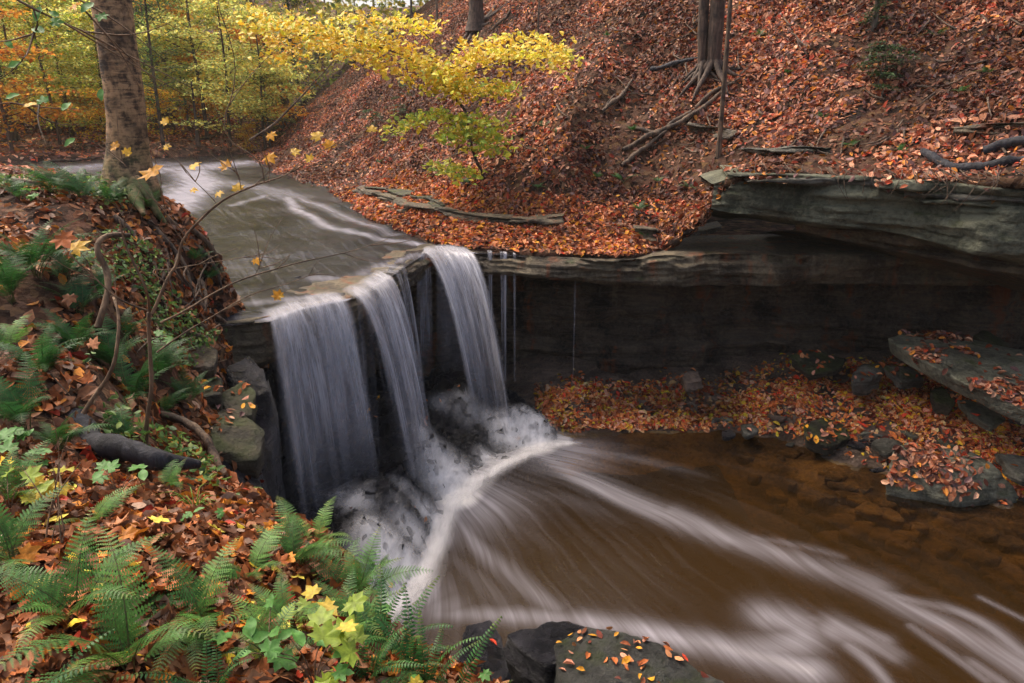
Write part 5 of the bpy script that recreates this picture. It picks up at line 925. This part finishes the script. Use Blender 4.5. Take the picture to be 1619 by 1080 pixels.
for k, q in enumerate([(430, 1060, .22, 9, .085, LG, 'bright green seedling cluster at the bottom left of the narrow ferns'), (500, 1100, .25, 9, .08, LG, 'green seedlings at the bottom edge left of the yellow maple'), (540, 1075, .3, 8, .1, LY, 'yellow green maple seedling in front of the narrow ferns'), (520, 1010, .22, 5, .09, LY, 'yellow maple leaves above the green seedlings'), (490, 1160, .18, 7, .11, LY, 'large mottled yellow leaves at the bottom edge'), (700, 1150, .2, 9, .07, LY, 'low yellow green plant at the bottom beside the narrow fern'), (780, 1130, .16, 9, .06, LG, 'small round leaved green plant near the wet block rock'), (30, 730, .18, 9, .1, LGm, 'pale green maple like plant at the left edge by the black log'), (75, 745, .15, 6, .09, LGm, 'second pale green plant just left of the log'), (190, 800, .2, 6, .09, LG, 'green oval leaved plant below the black log'), (95, 820, .2, 8, .11, LY, 'yellow leaved plant below the black log at left'), (330, 840, .16, 5, .05, LG, 'tiny grassy green plant by the bright mossy rock'), (20, 40 + 780, .2, 5, .1, LY, 'yellow leaves at the left edge above the ferns'), (600, 1020, .15, 6, .07, LG, 'green leaves hidden among the dark narrow ferns'), (640, 1150, .15, 7, .07, LG, 'green leaves at the bottom edge under the tall narrow fern'), (70, 330, .2, 5, .12, LG, 'blue green broad leaves on the upper left bank'), (250, 560, .2, 5, .1, LG, 'green broad leaves beside the thin sapling stem')]): seedling(*q, 500 + k)
# grass tuft
g = Geo(); p0 = hit(310, 815)[0]
for k in range(16):
    a = r.uniform(0, 6.28); L = r.uniform(.12, .25); e = np.array([math.cos(a) * L * .8, math.sin(a) * L * .5, L * .5]); tube(g, sp([(0, 0, 0), e * [.4, .4, 1.3], e], 7), [.003, .004, .0008], 3, col=lin(140, 170, 70))
ob('grass_tuft', g.mesh('grass_tuft', m_green), label='small tuft of light green grass blades on the bare bank soil', cat='grass', loc=p0)

# ------------------------------------------------------------------ bare twiggy shrub in the foreground with a few leaves
def shrub(label, parts, leavesL, mat=m_twig):
    base = PD(*parts[0][0][0]); o = ob('shrub', None, label=label, cat='shrub', loc=base); r = np.random.default_rng(len(parts))
    for k, (L, rad) in enumerate(parts):
        q = sp([PD(*a) - base for a in L], 26, .035, k * 5); g = Geo(); tube(g, q, rad, 7, wob=.12, seed=k)
        for j in range(3 if rad[0] < .012 else 1):
            i = r.integers(8, 25); d = q[min(i + 1, 25)] - q[i]; d = d / np.linalg.norm(d); e = q[i] + d * r.uniform(.1, .3) + r.normal(0, .09, 3); tube(g, sp([q[i], (q[i] + e) / 2 + r.normal(0, .02, 3), e], 7), [.0035, .0012], 4)
        ob('stem' if k == 0 else 'branch', g.mesh('branch', mat, True), o)
    for a, b, d, sz, st in leavesL:
        q = Vector((r.normal(0, .25), -.9 + r.normal(0, .25), .8)).to_track_quat('Z', 'Y') @ Quaternion((0, 0, 1), r.uniform(0, 6.28)); l = ob('leaf', st[r.integers(len(st))], o, loc=PD(a, b, d) - base, scale=float(sz)); l.rotation_mode = 'QUATERNION'; l.rotation_quaternion = q
shrub('bare forked shrub in the foreground with long twigs reaching over the lip', [
 ([(242, 722, 4.5), (236, 665, 4.5), (242, 620, 4.5), (240, 560, 4.5), (238, 492, 4.5)], [.017, .014, .013, .012]),
 ([(238, 495, 4.5), (268, 440, 4.55), (290, 415, 4.6), (292, 385, 4.6), (308, 360, 4.6), (345, 318, 4.65), (400, 290, 4.7), (450, 276, 4.8), (480, 262, 4.9)], [.011, .009, .007, .003]),
 ([(238, 495, 4.5), (232, 460, 4.4), (215, 430, 4.4), (196, 395, 4.4), (185, 350, 4.4)], [.009, .008, .004]),
 ([(236, 490, 4.5), (190, 475, 4.4), (150, 440, 4.35), (110, 405, 4.3)], [.007, .005, .003]),
 ([(244, 514, 4.5), (290, 492, 4.6), (345, 460, 4.7), (400, 436, 4.8), (470, 415, 4.9), (540, 395, 5.0), (615, 372, 5.1)], [.007, .005, .002]),
 ([(246, 560, 4.5), (300, 520, 4.6), (362, 482, 4.7), (400, 462, 4.8), (450, 452, 4.85), (520, 425, 5.0)], [.006, .004, .0015]),
 ([(262, 450, 4.5), (230, 425, 4.5), (265, 428, 4.6), (300, 420, 4.6), (400, 408, 4.8), (440, 395, 4.9)], [.005, .003, .0015]),
 ([(300, 370, 4.6), (250, 320, 4.5), (220, 290, 4.5), (180, 240, 4.5)], [.004, .002, .001]),
 ([(292, 385, 4.6), (262, 345, 4.6), (258, 300, 4.6), (250, 230, 4.6)], [.004, .002, .001]),
 ([(410, 288, 4.7), (405, 250, 4.7), (345, 215, 4.7), (380, 120, 4.7), (350, 30, 4.7)], [.004, .004, .002]),
 ([(460, 272, 4.8), (500, 245, 4.9), (530, 232, 5.0), (590, 205, 5.0)], [.003, .002, .001]),
 ([(345, 318, 4.65), (330, 300, 4.65), (300, 268, 4.6)], [.003, .0015]), ([(380, 300, 4.7), (375, 270, 4.7), (360, 262, 4.7)], [.003, .0015]), ([(425, 283, 4.7), (430, 262, 4.7), (425, 248, 4.7)], [.003, .0015]), ([(400, 436, 4.8), (408, 420, 4.8), (405, 410, 4.8)], [.002, .001])],
 [(240, 272, 4.5, .17, LO), (305, 263, 4.6, .1, LO), (358, 263, 4.7, .1, LO), (376, 298, 4.7, .09, LO), (428, 213, 4.7, .08, LO), (503, 215, 4.9, .1, LO), (522, 230, 5, .1, LO), (425, 248, 4.7, .1, LO), (465, 240, 4.8, .08, LO), (490, 252, 4.8, .07, LO), (588, 205, 5, .08, LO), (405, 411, 4.8, .07, LO), (346, 305, 4.65, .07, LO), (180, 232, 4.5, .08, LO), (200, 242, 4.5, .07, LO), (260, 194, 4.6, .07, LO), (262, 232, 4.6, .06, LO), (440, 468, 4.9, .09, LO), (120, 392, 4.3, .15, LO), (100, 378, 4.3, .15, LM[:28]), (110, 470, 4.3, .1, LM[:28]), (305, 300, 4.6, .06, LO), (440, 468, 4.9, .07, LO)])
shrub('crooked older stem left of the forked shrub on the near bank', [
 ([(142, 655, 4.2), (175, 600, 4.3), (186, 570, 4.3), (190, 500, 4.4), (176, 470, 4.5)], [.014, .012, .008]),
 ([(155, 520, 4.8), (170, 470, 4.9), (168, 430, 5.0), (150, 390, 5.0), (165, 370, 5.1), (200, 372, 5.2)], [.022, .022, .018]),
 ([(145, 655, 4.2), (138, 700, 4.1), (142, 730, 4.0)], [.008, .005]), ([(40, 900, 2.6), (62, 930, 2.5), (70, 870, 2.6), (82, 800, 2.7), (135, 730, 2.8)], [.005, .004, .002]), ([(62, 950, 2.5), (80, 900, 2.5), (95, 830, 2.6)], [.004, .0015])], [(146, 545, 4.4, .1, LM[:28]), (140, 600, 4.2, .1, LM[:28])])
# leafy branch tip hanging in at the top left
shrub('green and orange leafy twigs hanging in at the top left corner', [
 ([(-40, -60, 2.6), (20, -10, 2.6), (70, 20, 2.6), (140, 50, 2.7)], [.006, .004, .002]), ([(60, 15, 2.6), (75, 50, 2.6), (40, 70, 2.6)], [.003, .001]), ([(70, -60, 2.6), (110, -20, 2.6), (135, 10, 2.6)], [.003, .001]), ([(-30, 180, 2.8), (10, 160, 2.8), (50, 170, 2.8), (70, 165, 2.8)], [.003, .001])],
 [(60, 22, 2.6, .06, LG), (85, 22, 2.6, .04, LG), (86, 35, 2.6, .05, LG), (60, 48, 2.6, .06, LG), (138, 12, 2.6, .06, LG), (118, 8, 2.6, .05, LO), (160, 25, 2.6, .05, LG), (24, 102, 2.7, .05, LG), (15, 70, 2.7, .04, LG), (48, 165, 2.8, .05, LO), (20, 152, 2.8, .05, LG), (68, 160, 2.8, .05, LG), (105, 168, 2.8, .05, LG), (160, 150, 2.8, .05, LG), (90, -5, 2.6, .05, LM[:28]), (110, 225, 2.8, .05, LG)])
# hemlock sprigs on the slope
def hemlock(px, py, h, label, seed, lean=0):
    r = np.random.default_rng(seed); p = hit(px, py)[0]; o = ob('hemlock_sapling', None, label=label, cat='sapling', loc=p); g = Geo(); gc = Geo(); P = sp([(0, 0, 0), (lean * .5, 0, h * .5), (lean, 0, h)], 10); tube(g, P, [.012, .004], 5)
    for k in range(13):
        b = P[r.integers(1, 10)]; a = r.uniform(0, 6.28); L = h * r.uniform(.25, .6); e = b + [math.cos(a) * L, math.sin(a) * L, -L * .15]; q = sp([b, (b + e) / 2 + [0, 0, .04], e], 8); tube(g, q, [.004, .001], 4); m_ = 60; t = r.integers(1, 8, m_); leaves(gc, q[t] + r.normal(0, .05, (m_, 3)) * [1, 1, .3], np.tile([0, 0, 1.], (m_, 1)), .055, PAL_HEM, T2, r, .3)
    ob('trunk', g.mesh('trunk', m_bark, True), o); ob('crown', gc.mesh('crown', m_green), o)
hemlock(1385, 145, .9, 'small dark green hemlock sapling on the right slope', 1, .1); hemlock(1400, 125, .6, 'second tiny hemlock just above the right slope one', 2, -.1); hemlock(634, 185, 1.1, 'thin hemlock sapling behind the yellow sapling left side', 3); hemlock(600, 210, .7, 'small hemlock low on the slope left of the yellow sapling', 4, -.2); hemlock(1380, 45, .6, 'tiny hemlock at the foot of the slim pole near the top', 5)

# ------------------------------------------------------------------ thin autumn haze
mh = bpy.data.materials.new('haze'); mh.use_nodes = True; nt = mh.node_tree; nt.nodes.remove(nt.nodes['Principled BSDF']); pv = nt.nodes.new('ShaderNodeVolumePrincipled')
pv.inputs['Color'].default_value = (1, .95, .84, 1); pv.inputs['Density'].default_value = .0005; pv.inputs['Anisotropy'].default_value = .2; nt.links.new(pv.outputs[0], nt.nodes['Material Output'].inputs['Volume'])
b = bmesh.new(); bmesh.ops.create_cube(b, size=1); me = bpy.data.meshes.new('haze'); b.to_mesh(me); me.materials.append(mh)
ob('haze', me, kind='stuff', loc=(50, 150, 20), scale=(920, 720, 50))
